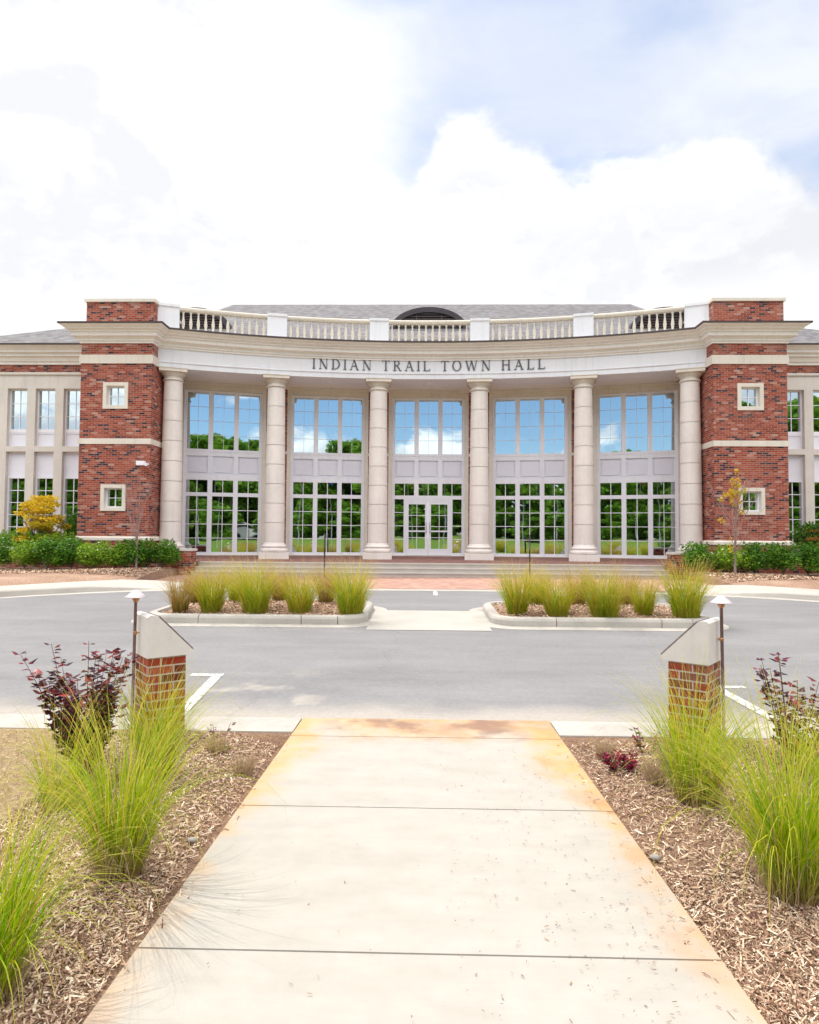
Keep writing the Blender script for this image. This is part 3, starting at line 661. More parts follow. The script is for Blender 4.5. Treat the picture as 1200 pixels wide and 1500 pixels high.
def glyph(ch):
    o_ = []
    if ch == 'I': vst(o_, .15); return o_, .30
    if ch == 'N':
        o_.append([(.14, 0), (.19, 0), (.19, 1), (.14, 1)]); o_.append([(.75, 0), (.80, 0), (.80, 1), (.75, 1)])
        o_.append([(.66, 0), (.80, 0), (.25, 1), (.08, 1)][::1]); serif(o_, .165, 0, .24); serif(o_, .10, 1, .2); serif(o_, .775, 1, .24); return o_, .90
    if ch == 'D':
        vst(o_, .17); ring(o_, .30, .5, .52, .5, .13, .05, -90, 90); o_ += [[(.2, 0), (.32, 0), (.32, .05), (.2, .05)], [(.2, .95), (.32, .95), (.32, 1), (.2, 1)]]; return o_, .86
    if ch == 'A':
        stroke(o_, .12, 0, .43, 1, TN); stroke(o_, .76, 0, .42, 1.0, TK); o_.append([(.24, .33), (.64, .33), (.64, .38), (.24, .38)]); serif(o_, .12, 0, .25); serif(o_, .76, 0, .28); return o_, .88
    if ch == 'T':
        o_.append([(.32, 0), (.45, 0), (.45, 1), (.32, 1)]); serif(o_, .385, 0); o_.append([(.03, .94), (.74, .94), (.74, 1), (.03, 1)]); o_.append([(.03, .80), (.06, .80), (.09, .95), (.03, .95)]); o_.append([(.71, .80), (.74, .80), (.74, .95), (.68, .95)]); return o_, .77
    if ch == 'R':
        vst(o_, .17); ring(o_, .34, .745, .30, .255, .11, .05, -90, 90, 14); o_ += [[(.2, .49), (.35, .49), (.35, .54), (.2, .54)], [(.2, .95), (.35, .95), (.35, 1), (.2, 1)]]
        stroke(o_, .70, 0, .38, .50, TK); serif(o_, .74, 0, .18); return o_, .82
    if ch == 'L':
        vst(o_, .17); o_.append([(.2, 0), (.66, 0), (.66, .05), (.2, .05)]); o_.append([(.60, .05), (.66, .05), (.70, .22), (.67, .22)]); return o_, .72
    if ch == 'O': ring(o_, .46, .5, .44, .52, .13, .055, 0, 360, 32); return o_, .92
    if ch == 'W':
        stroke(o_, .38, 0, .12, 1, TK); stroke(o_, .38, 0, .62, 1, TN); stroke(o_, .88, 0, .60, 1, TK); stroke(o_, .88, 0, 1.12, 1, TN); serif(o_, .12, 1, .26); serif(o_, .60, 1, .26); serif(o_, 1.12, 1, .2); return o_, 1.22
    if ch == 'H':
        vst(o_, .17); vst(o_, .74); o_.append([(.2, .48), (.7, .48), (.7, .53), (.2, .53)]); return o_, .91
    return o_, .42
txt = "INDIAN TRAIL TOWN HALL"; hL = 0.385; sp = 0.24
adv = []; xx = 0
for ch in txt: o_, wd = glyph(ch); adv.append((ch, xx)); xx += wd + sp
xx -= sp; tot = 8.62; k_ = tot / (xx * hL)
zB = E + 6.165
for ch, x in adv:
    polys, wd = glyph(ch); b = MB()
    if ch == ' ': continue
    s0 = (x * k_ * hL + wd * hL * (k_ - 1) / 2) - tot / 2
    for i_, pl in enumerate(polys):
        fr = []; dd = 0.030 + 0.0012 * (i_ % 5)
        for rr in (RF + 0.002, RF - dd):
            for (px, pz) in pl:
                th = (s0 + px * hL) / RF; fr.append(b.vert(X0 - .03 + rr * math.sin(th), YC + rr * math.cos(th), zB + pz * hL))
        m_ = len(pl); b.face(fr[:m_][::-1]); b.face(fr[m_:])
        for q in range(m_): j = (q + 1) % m_; b.face((fr[q], fr[j], fr[m_ + j], fr[m_ + q]))
    sub(b, 'letter', 'letter_metal', ent)
# columns
HC = E + 5.86 - TER
def column_parts():
    r0, r1 = .365, .315
    b = MB(); b.box(-.53, .53, -.53, .53, 0, .24); pl = b
    b2 = MB(); b2.lathe([(.46, .24), (.50, .27), (.515, .31), (.50, .36), (.455, .385), (.43, .39), (.43, .42), (.46, .435), (.465, .46), (.44, .49), (.40, .51), (.38, .56), (r0, .60)], n=36)
    prof = []; zt = HC - .42; nj = 8
    for k in range(nj):
        za, zb = .60 + (zt - .60) * k / nj, .60 + (zt - .60) * (k + 1) / nj
        def rr(z): t = (z - .6) / (zt - .6); return r0 - (r0 - r1) * (t ** 1.6)
        prof.append([(rr(za + .008), za + .008), (rr((za + zb) / 2), (za + zb) / 2), (rr(zb - .008), zb - .008)])
    b3 = MB()
    for pp_ in prof: b3.lathe(pp_, n=40, cap=False)
    b3.lathe([(rr(.6) - .022, .6), (rr(zt) - .018, zt)], n=40, cap=False)
    b4 = MB(); b4.lathe([(r1, zt), (r1 + .04, zt + .01), (r1 + .045, zt + .045), (r1 + .01, zt + .06), (r1, zt + .16), (r1 + .035, zt + .17), (r1 + .035, zt + .20), (r1 + .08, zt + .24), (r1 + .13, zt + .29)], n=36)
    b4.box(-.47, .47, -.47, .47, zt + .29, zt + .395); b4.box(-.49, .49, -.49, .49, zt + .395, HC - .002)
    return pl, b2, b3, b4
pl, b2, b3, b4 = column_parts()
ft = b3.build('column', 'column_stone', TH)
cols = [ft]; sub(pl, 'plinth', 'column_stone', ft); sub(b2, 'base', 'column_stone', ft); sub(b4, 'capital', 'stone', ft)
for k in range(5): cols.append(copy_tree(ft))
for o_, an in zip(cols, (-19.6, -12, -4, 4, 12, 19.6)):
    x, y = P(27.2, an); o_.parent = TH; o_.location = Vector((x, y, TER)) - WORLDLOC[TH.name]; o_.rotation_euler[2] = -R_(an)

# concave brick wall piers between the bays
RW = 28.8; BK = .96; BH = 1.67 * BK
hb = math.degrees(BH / RW)
b = MB(); bs = MB()
edges = []
for k, (a, c) in enumerate([(-20.4, -16 - hb), (-16 + hb, -8 - hb), (-8 + hb, -hb), (hb, 8 - hb), (8 + hb, 16 - hb), (16 + hb, 20.4)]):
    b = MB(); poly = arc(RW, a, c, 4) + arc(RW + .5, c, a, 4); b.prism(poly, TER, E + 5.88)
    b.prism(arc(RW - .05, a + .03, c - .03, 4) + arc(RW + .45, c - .03, a + .03, 4), TER, TER + .42)
    pr = b.build('brick_pier', 'brick', TH)
    for z0_, z1_, rr_ in ((TER + .421, TER + .50, .075), (E + 3.20, E + 3.31, .03)):
        bs = MB(); bs.prism(arc(RW - rr_, a + .01, c - .01, 4) + arc(RW + .45, c - .01, a + .01, 4), z0_, z1_); sub(bs, 'stone_course', 'stone', pr)

# window bays (local: x along the wall, -y towards the viewer, z up from the terrace)
def glass_box(x0, x1, z0, z1, y, rnd):
    b = MB(); t1, t2 = rnd.uniform(-.004, .004), rnd.uniform(-.002, .002)
    w2, h2 = (x1 - x0) / 2, (z1 - z0) / 2; f = [(x0, z0, y - w2 * t1 - h2 * t2), (x1, z0, y + w2 * t1 - h2 * t2), (x1, z1, y + w2 * t1 + h2 * t2), (x0, z1, y - w2 * t1 + h2 * t2)]
    i = [b.vert(x, yy, z) for x, z, yy in f] + [b.vert(x, yy + .02, z) for x, z, yy in f]
    b.face(i[:4]); b.face(i[4:][::-1])
    for q in range(4): j = (q + 1) % 4; b.face((i[q], i[j], i[4 + j], i[4 + q])[::-1])
    return b
def muntins(b, x0, x1, z0, z1, nx, nz, y, t=.011):
    for k in range(1, nx): x = x0 + (x1 - x0) * k / nx; b.box(x - t, x + t, y - .006, y + .010, z0, z1)
    for k in range(1, nz):
        z = z0 + (z1 - z0) * k / nz
        for q in range(nx):
            xa = x0 + (x1 - x0) * q / nx + (t if q else 0); xb = x0 + (x1 - x0) * (q + 1) / nx - (t if q < nx - 1 else 0); b.box(xa, xb, y - .006, y + .010, z - t, z + t)
ZB = zl(-.80)
XS = [(-1.40, -.59), (-.405, .405), (.59, 1.40)]
def bay(an, door, seed):
    rnd = random.Random(seed)
    x, y = P(RW, an)
    b = MB()
    b.box(-1.67, -1.52, -.06, .30, 0, zl(6.13)); b.box(1.52, 1.67, -.06, .30, 0, zl(6.13)); b.box(-1.52, 1.52, -.06, .30, zl(5.80), zl(6.13))
    b.box(-1.72, 1.72, -.12, -.06, zl(6.0), zl(6.10)); b.box(-1.52, 1.52, -.05, .3, 0, B0 - .001)
    o_ = b.build('window_bay' if not door else 'entrance_bay', 'stone', TH, (x, y, TER), -R_(an)); o_.scale = (BK, 1, 1)
    F_ = MB(); y0, y1 = .06, .16
    def rail(x0, x1, z0, z1, dy=0.0): F_.box(x0, x1, y0 + dy, y1, z0, z1)
    for xx_ in ((-1.52, -1.40), (1.40, 1.52)): rail(*xx_, B0, zl(5.80))
    mull = [(-.59, -.405), (.405, .59)]
    for xx_ in mull: rail(*xx_, zl(1.70), zl(2.2)); rail(*xx_, zl(3.44), zl(5.72)); rail(*xx_, zl(2.45), zl(3.17))
    rail(-1.40, 1.40, zl(5.72), zl(5.80)); rail(-1.40, 1.40, zl(3.34), zl(3.44)); rail(-1.40, 1.40, zl(3.17), zl(3.34), .012)
    rail(-1.40, 1.40, zl(2.30), zl(2.45), .012); rail(-1.40, 1.40, zl(2.20), zl(2.30)); rail(-1.40, 1.40, zl(1.55), zl(1.70))
    for (a, c) in XS:
        muntins(F_, a, c, zl(3.44), zl(5.72), 2, 4, .10, .006); muntins(F_, a, c, zl(1.70), zl(2.20), 2, 1, .10, .013)
    if not door:
        for xx_ in mull: rail(*xx_, B0 + .11, zl(1.55))
        rail(-1.40, 1.40, B0, B0 + .11)
        for (a, c) in XS: muntins(F_, a, c, B0 + .11, zl(1.55), 2, 4, .10, .013)
    else:
        for s in (-1, 1):
            xa, xb = (.93, 1.02) if s > 0 else (-1.02, -.93); rail(xa, xb, B0, zl(1.55))
            xc, xd = (1.02, 1.40) if s > 0 else (-1.40, -1.02); rail(xc, xd, B0, B0 + .11); muntins(F_, xc, xd, B0 + .11, zl(1.55), 1, 4, .10, .013)
        rail(-.93, .93, zl(1.46), zl(1.55), .01)
    sub(F_, 'frame', 'white_paint', o_)
    for (a, c) in XS:
        sub(glass_box(a - .01, c + .01, zl(3.43), zl(5.73), .115, rnd), 'pane', 'glass', o_)
        sub(glass_box(a - .01, c + .01, zl(1.69), zl(2.21), .115, rnd), 'pane', 'glass', o_)
        sb = MB(); sb.box(a, c, .135, .15, zl(2.45), zl(3.17)); sb.box(a + .07, c - .07, .10, .134, zl(2.45) + .06, zl(3.17) - .06)
        sub(sb, 'spandrel_panel', 'white_paint_shaded', o_)
        if not door: sub(glass_box(a - .01, c + .01, B0 + .10, zl(1.56), .115, rnd), 'pane', 'glass', o_)
    if door:
        for s in (-1, 1):
            xc, xd = (1.01, 1.41) if s > 0 else (-1.41, -1.01); sub(glass_box(xc, xd, B0 + .10, zl(1.56), .115, rnd), 'pane', 'glass', o_)
        for s in (-1, 1):
            xa, xb = (.008, .925) if s > 0 else (-.925, -.008)
            d = MB(); d.frame(xa, xb, B0 + .01, zl(1.455), .075, .13, .115, .26)
            muntins(d, xa + .115, xb - .115, B0 + .27, zl(1.34), 2, 4, .10, .012)
            dr = d.build('door', 'white_paint', TH, (x, y, TER), 0); dr.scale = (BK, 1, 1)
            g_ = glass_box(xa + .10, xb - .10, B0 + .26, zl(1.35), .112, rnd); sub(g_, 'pane', 'glass', dr)
            h = MB(); hx = s * .075; h.tube([(hx, .075, 1.0), (hx, .01, 1.0), (hx, .0, 1.05), (hx, .0, 1.37), (hx, .01, 1.42), (hx, .075, 1.42)], .014, 8); sub(h, 'pull_handle', 'steel', dr)
            h = MB(); h.box(xa + .115, xb - .115, .05, .074, 1.03, 1.09); sub(h, 'push_bar', 'white_paint', dr)
for k, an in enumerate((-16, -8, 0, 8, 16)): bay(an, an == 0, 50 + k)

# balustrade
RB = 26.98; zb0, zb1 = E + 7.07, E + 8.10
bal = MB(); bal.lathe([(.055, 0), (.055, .05), (.035, .07), (.05, .16), (.062, .24), (.05, .34), (.032, .48), (.03, .58), (.05, .62), (.05, .66)], n=10)
balm = None
for (a, c, nb) in ((-19.25, -12.75, 12), (-11.25, -4.75, 12), (-3.25, 3.25, 12), (4.75, 11.25, 12), (12.75, 19.25, 12)):
    b = MB(); pth = arc(RB, a, c, 10)
    b.sweep(pth, [(-.09, zb1 - .15), (.08, zb1 - .15), (.12, zb1 - .10), (.12, zb1 - .05), (.08, zb1 - .01), (-.12, zb1 - .01), (-.12, zb1 - .10)])
    b.sweep(pth, [(-.1, zb0), (.1, zb0), (.1, zb0 + .2), (-.1, zb0 + .2)])
    o_ = b.build('balustrade', 'stone', TH)
    for k in range(nb):
        th = a + (c - a) * (k + .5) / nb; x, y = P(RB, th)
        if balm is None:
            q = bal.build('baluster', 'stone'); balm = q.data
        else: q = bpy.data.objects.new('baluster', balm); COL.objects.link(q)
        q.parent = o_; q.location = Vector((x, y, zb0 + .2)); q.scale = (1, 1, 1.03)
for (a, c) in ((-20.9, -19.25), (-12.75, -11.25), (-4.75, -3.25), (3.25, 4.75), (11.25, 12.75), (19.25, 20.9)):
    b = MB(); b.sweep(arc(RB, a, c, 3), [(-.16, zb0), (.15, zb0), (.15, zb1 - .08), (.19, zb1 - .07), (.19, zb1 + .02), (-.2, zb1 + .02), (-.2, zb1 - .07), (-.16, zb1 - .08)])
    b.build('balustrade_pedestal', 'frieze_paint', TH)

# roofs
def roof_face(b, pts):
    """uv: along the eave and up the slope"""
    a = Vector(pts[0]); e = (Vector(pts[1]) - a).normalized(); n_ = e.cross(Vector(pts[2]) - a).normalized(); u_ = n_.cross(e)
    b.face([b.vert(*p) for p in pts], [((Vector(p) - a).dot(e), (Vector(p) - a).dot(u_)) for p in pts])
b = MB()
yE, zE, yR, zR = 24.62, E + 7.42, 34.0, E + 12.2
eL, eR = X0 - 11.4, X0 + 11.4; rL, rR = X0 - 10.35, X0 + 10.55
roof_face(b, [(eL, yE, zE), (eR, yE, zE), (rR, yR, zR), (rL, yR, zR)])
roof_face(b, [(eL - 7, 40, E + 7.4), (eL, yE, zE), (rL, yR, zR)]); roof_face(b, [(eR, yE, zE), (eR + 7, 40, E + 7.4), (rR, yR, zR)])
roof_face(b, [(eR + 7, 43.4, E + 7.4), (eL - 7, 43.4, E + 7.4), (rL, yR, zR), (rR, yR, zR)])
b.quad((eL, yE, E + 7.06), (eR, yE, E + 7.06), (eR, yE, zE), (eL, yE, zE))
b.build('main_roof', 'shingles', TH)
for s_ in (-1, 1):
    def Q(x, y, z): return (X0 + s_ * x, y, z)
    b = MB(); xe = 18.4; c0 = 23.85; zc = E + 7.1
    fs = [[Q(xe, c0, zc), Q(10.5, c0, zc), Q(10.5, c0 + 7, zc + 3.5), Q(xe - 7, c0 + 7, zc + 3.5)], [Q(xe, c0 + 14, zc), Q(xe, c0, zc), Q(xe - 7, c0 + 7, zc + 3.5)],
          [Q(10.5, c0 + 14, zc), Q(xe, c0 + 14, zc), Q(xe - 7, c0 + 7, zc + 3.5), Q(10.5, c0 + 7, zc + 3.5)]]
    for f in fs: roof_face(b, f if s_ < 0 else [f[1], f[0]] + f[2:][::-1])
    b.build('wing_roof', 'shingles', TH)
    pth = [Q(17.85, 38), Q(17.85, 24.4), Q(11.95, 24.4)] if False else None
    pp = [(X0 - 17.85, 37), (X0 - 17.85, 24.4), (X0 - 11.96, 24.4)] if s_ < 0 else [(X0 + 11.96, 24.4), (X0 + 17.85, 24.4), (X0 + 17.85, 37)]
    b = MB(); b.sweep(pp, [(-.2, E + 6.42), (.05, E + 6.42), (.05, E + 6.50), (.10, E + 6.53), (.16, E + 6.66), (.24, E + 6.70), (.24, E + 6.80), (.34, E + 6.82), (.34, E + 6.90), (.42, E + 6.97), (.52, E + 7.04), (-.2, E + 7.04)])
    b.build('wing_cornice', 'cornice_paint', TH)
    b = MB(); b.sweep(pp, [(.35, E + 7.042), (.56, E + 7.042), (.56, E + 7.10), (.35, E + 7.10)]); b.build('wing_gutter', 'gutter_metal', TH)
    xa, xb = (X0 - 17.85, X0 - 11.96) if s_ < 0 else (X0 + 11.96, X0 + 17.85)
    b = MB(); b.quad((xa, 24.4, E + 6.1), (xb, 24.4, E + 6.1), (xb, 24.4, E + 6.45), (xa, 24.4, E + 6.45))
    xo = X0 + s_ * 17.85; b.quad((xo, 24.4, .3), (xo, 37, .3), (xo, 37, E + 6.45), (xo, 24.4, E + 6.45)); b.build('wing_wall', 'brick', TH)
    wx = [X0 + s_ * (12.38 + 1.075 * k) for k in range(5)]
    holes = []
    for x in wx: holes += [(x - .375, x + .375, E + 3.30, E + 5.50), (x - .375, x + .375, E - .25, E + 3.10)]
    b = MB(); hole_wall(b, xa, xb, .3, E + 6.1, 24.34, holes)
    for h in holes:
        x0_, x1_, z0_, z1_ = h
        b.quad((x0_, 24.34, z0_), (x0_, 24.34, z1_), (x0_, 24.62, z1_), (x0_, 24.62, z0_)); b.quad((x1_, 24.34, z0_), (x1_, 24.62, z0_), (x1_, 24.62, z1_), (x1_, 24.34, z1_))
        b.quad((x0_, 24.34, z1_), (x1_, 24.34, z1_), (x1_, 24.62, z1_), (x0_, 24.62, z1_)); b.quad((x0_, 24.34, z0_), (x0_, 24.62, z0_), (x1_, 24.62, z0_), (x1_, 24.34, z0_))
    b.box(xa, xb, 24.28, 24.339, E + 6.02, E + 6.11)
    b.build('wing_stonework', 'stone_wing', TH)
    rnd = random.Random(5 + s_)
    for x in wx:
        b = MB()
        b.frame(x - .375, x + .375, E + 3.85, E + 5.50, 24.50, 24.58, .045, .12); muntins(b, x - .33, x + .33, E + 3.97, E + 5.455, 2, 3, 24.535)
        wo = b.build('wing_window', 'white_paint', TH)
        sub(glass_box(x - .34, x + .34, E + 3.96, E + 5.46, 24.55, rnd), 'pane', 'glass', wo)
        b = MB(); b.frame(x - .375, x + .375, E - .25, E + 2.14, 24.50, 24.58, .045); muntins(b, x - .33, x + .33, E - .205, E + 2.095, 2, 5, 24.535, .013)
        wo = b.build('wing_window', 'white_paint', TH)
        sub(glass_box(x - .34, x + .34, E - .21, E + 2.10, 24.55, rnd), 'pane', 'glass', wo)
        for z0_, z1_ in ((E + 3.30, E + 3.85), (E + 2.14, E + 3.10)):
            sb = MB(); sb.box(x - .375, x + .375, 24.53, 24.57, z0_, z1_); sb.frame(x - .375, x + .375, z0_ + .001, z1_ - .001, 24.505, 24.529, .05); sub(sb, 'spandrel_panel', 'white_paint_shaded', wo)

# arched louvre dormers
for xd in (X0 + .0, X0 - 9.95, X0 + 9.95):
    yD, zD = 27.0, E + 8.45; wD, hD = 1.66, 1.12
    def roofz(y): return zE + (y - yE) * (zR - zE) / (yR - yE)
    nA_ = 20
    outer = [(xd + wD * math.cos(math.pi * k / nA_), zD + hD * math.sin(math.pi * k / nA_) ** .9) for k in range(nA_ + 1)]
    inner = [(xd + (wD - .2) * math.cos(math.pi * k / nA_), zD + (hD - .22) * math.sin(math.pi * k / nA_) ** .9) for k in range(nA_ + 1)]
    b = MB()
    for k in range(nA_):
        (x0_, z0_), (x1_, z1_) = outer[k], outer[k + 1]; (u0, v0), (u1, v1) = inner[k], inner[k + 1]
        b.quad((x0_, yD, z0_), (x1_, yD, z1_), (u1, yD, v1), (u0, yD, v0)); b.quad((u0, yD, v0), (u1, yD, v1), (u1, yD + .2, v1), (u0, yD + .2, v0))
        yb0 = yE + (max(z0_, zD) - zE) / (zR - zE) * (yR - yE) + .3; yb1 = yE + (max(z1_, zD) - zE) / (zR - zE) * (yR - yE) + .3
        b.quad((x0_, yD, z0_), (x0_, yb0, z0_), (x1_, yb1, z1_), (x1_, yD, z1_))
    dm = b.build('dormer', 'dark_metal', TH)
    b = MB()
    b.face([b.vert(x, yD + .18, z) for x, z in inner][::-1])
    z = zD + .05
    while z < zD + hD - .3:
        hw = (wD - .2) * math.cos(math.asin(min(1, ((z - zD) / (hD - .22)) ** 1.1))) - .03
        if hw > .1: b.box(xd - hw, xd + hw, yD + .06, yD + .15, z, z + .05)
        z += .11
    b.box(xd - .55, xd - .50, yD + .04, yD + .06, zD, zD + .78); b.box(xd + .50, xd + .55, yD + .04, yD + .06, zD, zD + .78)
    sub(b, 'louvre', 'gutter_metal', dm)

b = MB(); cx_, cy_, cz_ = X0 - 9.62, TY - .2, E + 2.38
b.box(cx_ - .22, cx_ + .05, cy_ - .09, cy_ + .05, cz_ - .05, cz_ + .09); b.box(cx_ + .05, cx_ + .12, cy_ - .05, cy_ + .03, cz_ - .07, cz_ + .02); b.box(cx_ + .06, cx_ + .10, cy_ + .03, TY, cz_ - .03, cz_ + .03)
b.build('security_camera', 'white_paint', TH)

# ================================================================== low walls, piers, railings
for s_, lab in ((-1, 'low brick wall with white cap behind the hedge with the yellow maple'), (1, 'low brick wall with white cap behind the hedge with the yellow-leaved sapling')):
    t = thing('low_brick_wall', lab, 'wall', (X0 + s_ * 7.55, 20.4, G(0, 20.4)), 'low brick walls beside the steps')
    xi = X0 + s_ * 7.34; xo = X0 + s_ * 7.76; xa, xb = min(xi, xo), max(xi, xo)
    b = MB(); b.box(xa, xb, 19.85, 20.27, .2, E - .50); pr = b.build('end_pier', 'brick', t)
    b = MB(); b.box(xa - .03, xb + .03, 19.82, 20.30, E - .499, E - .43); sub_ = b.build('pier_cap', 'pier_cap', t)
    x1 = X0 + s_ * 7.5; x2 = X0 + s_ * 19; xa, xb = min(x1, x2), max(x1, x2)
    b = MB(); b.box(xa, xb, 20.35, 20.65, .2, E - .50)
    b.build('wall_body', 'brick', t)
    b = MB(); b.box(xa, xb, 20.31, 20.69, E - .499, E - .44); b.build('wall_cap', 'pier_cap', t)
for x, lab in ((-3.02, 'dark metal handrail on the steps nearest the entrance door'), (3.17, 'dark metal handrail on the steps behind the greener island')):
    t = thing('handrail', lab, 'handrail', (x, 19.8, G(0, 19.8)), 'handrails on the steps')
    z0 = G(0, 19.7)
    b = MB(); b.tube([(x, 19.62, z0), (x, 19.62, z0 + .88)], .022, 8); b.build('post', 'black_metal', t)
    def rx(y): return x * y / 19.62
    b = MB(); b.tube([(rx(20.75), 20.75, TER), (rx(20.75), 20.75, TER + .88)], .022, 8); b.build('post', 'black_metal', t)
    b = MB(); b.tube([(rx(19.42), 19.42, z0 + .70), (rx(19.40), 19.40, z0 + .86), (x, 19.62, z0 + .90), (rx(20.75), 20.75, TER + .90), (rx(21.0), 21.0, TER + .88), (rx(21.0), 21.0, TER + .74)], .026, 8); b.build('rail', 'black_metal', t)

# ================================================================== brick lectern piers with path lights
def lectern(cx, cy, ang, mir, lab, lab2):
    # frame: u = downhill direction of the slope, w = along the outer face away from the viewer
    u = (math.cos(ang) * mir, math.sin(ang)); w_ = (-math.sin(ang) * mir, math.cos(ang))
    t = thing('brick_pier', lab, 'pier', (cx, cy, 0), 'brick piers flanking the walkway')
    fr = ((cx, cy), u, w_); LU, LW = .30, .34
    b = MB(); b.box(0, LU, 0, LW, -.1, .62, fr)
    if mir < 0:
        b.f = [tuple(reversed(f)) for f in b.f]
    bo = b.build('brick_shaft', 'brick_near', t)
    b = MB(); o1 = .012; lip = .055
    prof = [(-o1, .62), (LU + lip, .62), (LU + lip, .655), (.07, .945), (.03, .957), (-o1 + .02, .957), (-o1, .94)]
    ids = []
    for wv in (-o1, LW + o1):
        ids.append([b.vert(cx + pu * u[0] + wv * w_[0], cy + pu * u[1] + wv * w_[1], pz) for pu, pz in prof])
    m_ = len(prof); b.face(ids[0] if mir > 0 else ids[0][::-1]); b.face(ids[1][::-1] if mir > 0 else ids[1])
    for q in range(m_):
        j = (q + 1) % m_; f = (ids[0][q], ids[1][q], ids[1][j], ids[0][j]); b.face(f if mir > 0 else f[::-1])
    co_ = b.build('stone_cap', 'pier_cap', t)
    b = MB(); nrm = (.29, .285); l_ = math.hypot(*nrm); nn = (nrm[0] / l_, nrm[1] / l_)   # thin plate on the slope
    def pt(tt, wv, off):
        pu = .075 + (LU + lip - .078) * tt; pz = .941 - .284 * tt
        return (cx + (pu + nn[0] * off) * u[0] + wv * w_[0], cy + (pu + nn[0] * off) * u[1] + wv * w_[1], pz + nn[1] * off)
    i = [b.vert(*pt(tt, wv, of)) for of in (.002, .012) for wv in (-o1 + .004, LW + o1 - .004) for tt in (0, 1.0)]
    for f in ((0, 1, 3, 2), (4, 6, 7, 5), (0, 4, 5, 1), (2, 3, 7, 6), (0, 2, 6, 4), (1, 5, 7, 3)): b.face([i[k] for k in f])
    b.build('plate', 'copper', t)
    # path light
    lx, ly = cx - .045 * u[0] + .21 * w_[0], cy - .045 * u[1] + .21 * w_[1]
    t2 = thing('path_light', lab2, 'path light', (lx, ly, 0), 'copper path lights')
    zt = 1.075
    b = MB(); b.tube([(lx - .012 * mir, ly, -.05), (lx, ly, zt)], .0125, 10); po = b.build('post', 'copper', t2)
    b = MB(); b.lathe([(.014, zt - .03), (.027, zt - .005), (.03, zt + .008), (.012, zt + .02)], lx, ly, 16); b.build('socket', 'copper_bright', t2)
    b = MB(); b.lathe([(.088, zt + .012), (.089, zt + .015), (.060, zt + .035), (.028, zt + .062), (.014, zt + .071), (.004, zt + .072)], lx, ly, 28); b.build('hat', 'copper_hat', t2)
    b = MB(); b.tube([(lx, ly, .80), (lx + .05 * u[0], ly + .05 * u[1], .80)], .005, 6); b.lathe([(.016, .787), (.018, .79), (.018, .81), (.016, .813)], lx - .001, ly, 12); b.build('bracket', 'copper_bright', t2)
lectern(-2.18, 5.12, R_(39), 1, 'brick pier with sloped white cap behind the purple shrub', 'copper path light with mushroom hat at the pier beside the purple shrub')
lectern(2.195, 5.10, R_(39), -1, 'brick pier with sloped white cap behind the tall bright grasses', 'copper path light with mushroom hat at the pier behind the bright grasses')

# ================================================================== vegetation
def clump_mesh(name, n, hgt, r0, lean, mat, width=.004, seed=0, droop=.5, segs=6, az_bias=None):
    rg = np.random.default_rng(seed)
    a = rg.uniform(0, 2 * np.pi, n); rr = r0 * np.sqrt(rg.uniform(0, 1, n))
    bx, by = rr * np.cos(a), rr * np.sin(a)
    a2 = a + rg.normal(0, .9, n)
    if az_bias is not None: a2 = np.where(rg.uniform(0, 1, n) < .35, az_bias + rg.normal(0, .5, n), a2)
    Ln = hgt * np.where(rg.uniform(0, 1, n) < .3, rg.uniform(.3, .8, n), rg.uniform(.7, 1.15, n)); le = np.abs(rg.normal(0, 1, n)) * lean * .62 + .10 + .25 * rr / max(r0, .01) * lean
    le = np.clip(le, 0, 1.25) * rg.uniform(.45, 1.2, n)
    t = np.linspace(0, 1, segs + 1)[None, :]
    # integrate the bending of each blade
    ang = le[:, None] * (.30 + 1.0 * t ** 1.3) + droop * rg.uniform(.2, 1.3, n)[:, None] * t ** 3 * (le[:, None] + .2)
    dl = (Ln / segs)[:, None]
    hor = np.concatenate([np.zeros((n, 1)), np.cumsum(np.sin(ang[:, :-1]) * dl, 1)], 1); ver = np.concatenate([np.zeros((n, 1)), np.cumsum(np.cos(ang[:, :-1]) * dl, 1)], 1)
    ver = np.maximum(ver, .01)
    cx, sx = np.cos(a2)[:, None], np.sin(a2)[:, None]
    X_, Y_ = bx[:, None] + hor * cx, by[:, None] + hor * sx
    wd = width * (1 - t ** 2 * .85) * rg.uniform(.6, 1.4, n)[:, None]
    tw = rg.uniform(0, np.pi, n)[:, None]
    px, py = np.cos(tw), np.sin(tw)
    A = np.stack([X_ - px * wd / 2, Y_ - py * wd / 2, ver], -1); B = np.stack([X_ + px * wd / 2, Y_ + py * wd / 2, ver], -1)
    V = np.stack([A, B], 2).reshape(-1, 3)
    m_ = (segs + 1) * 2; ii = np.arange(n)[:, None] * m_; k = np.arange(segs)[None, :] * 2
    Fq = np.stack([ii + k, ii + k + 1, ii + k + 3, ii + k + 2], -1).reshape(-1, 4)
    ru = rg.uniform(0, 1, n)[:, None] * np.ones((1, segs)); t0 = np.repeat(t[:, :-1], n, 0); t1 = np.repeat(t[:, 1:], n, 0)
    uv = np.stack([np.stack([ru, t0], -1), np.stack([ru, t0], -1), np.stack([ru, t1], -1), np.stack([ru, t1], -1)], 2).reshape(-1, 2)
    return fast_mesh(name, V, Fq, uv, mat)
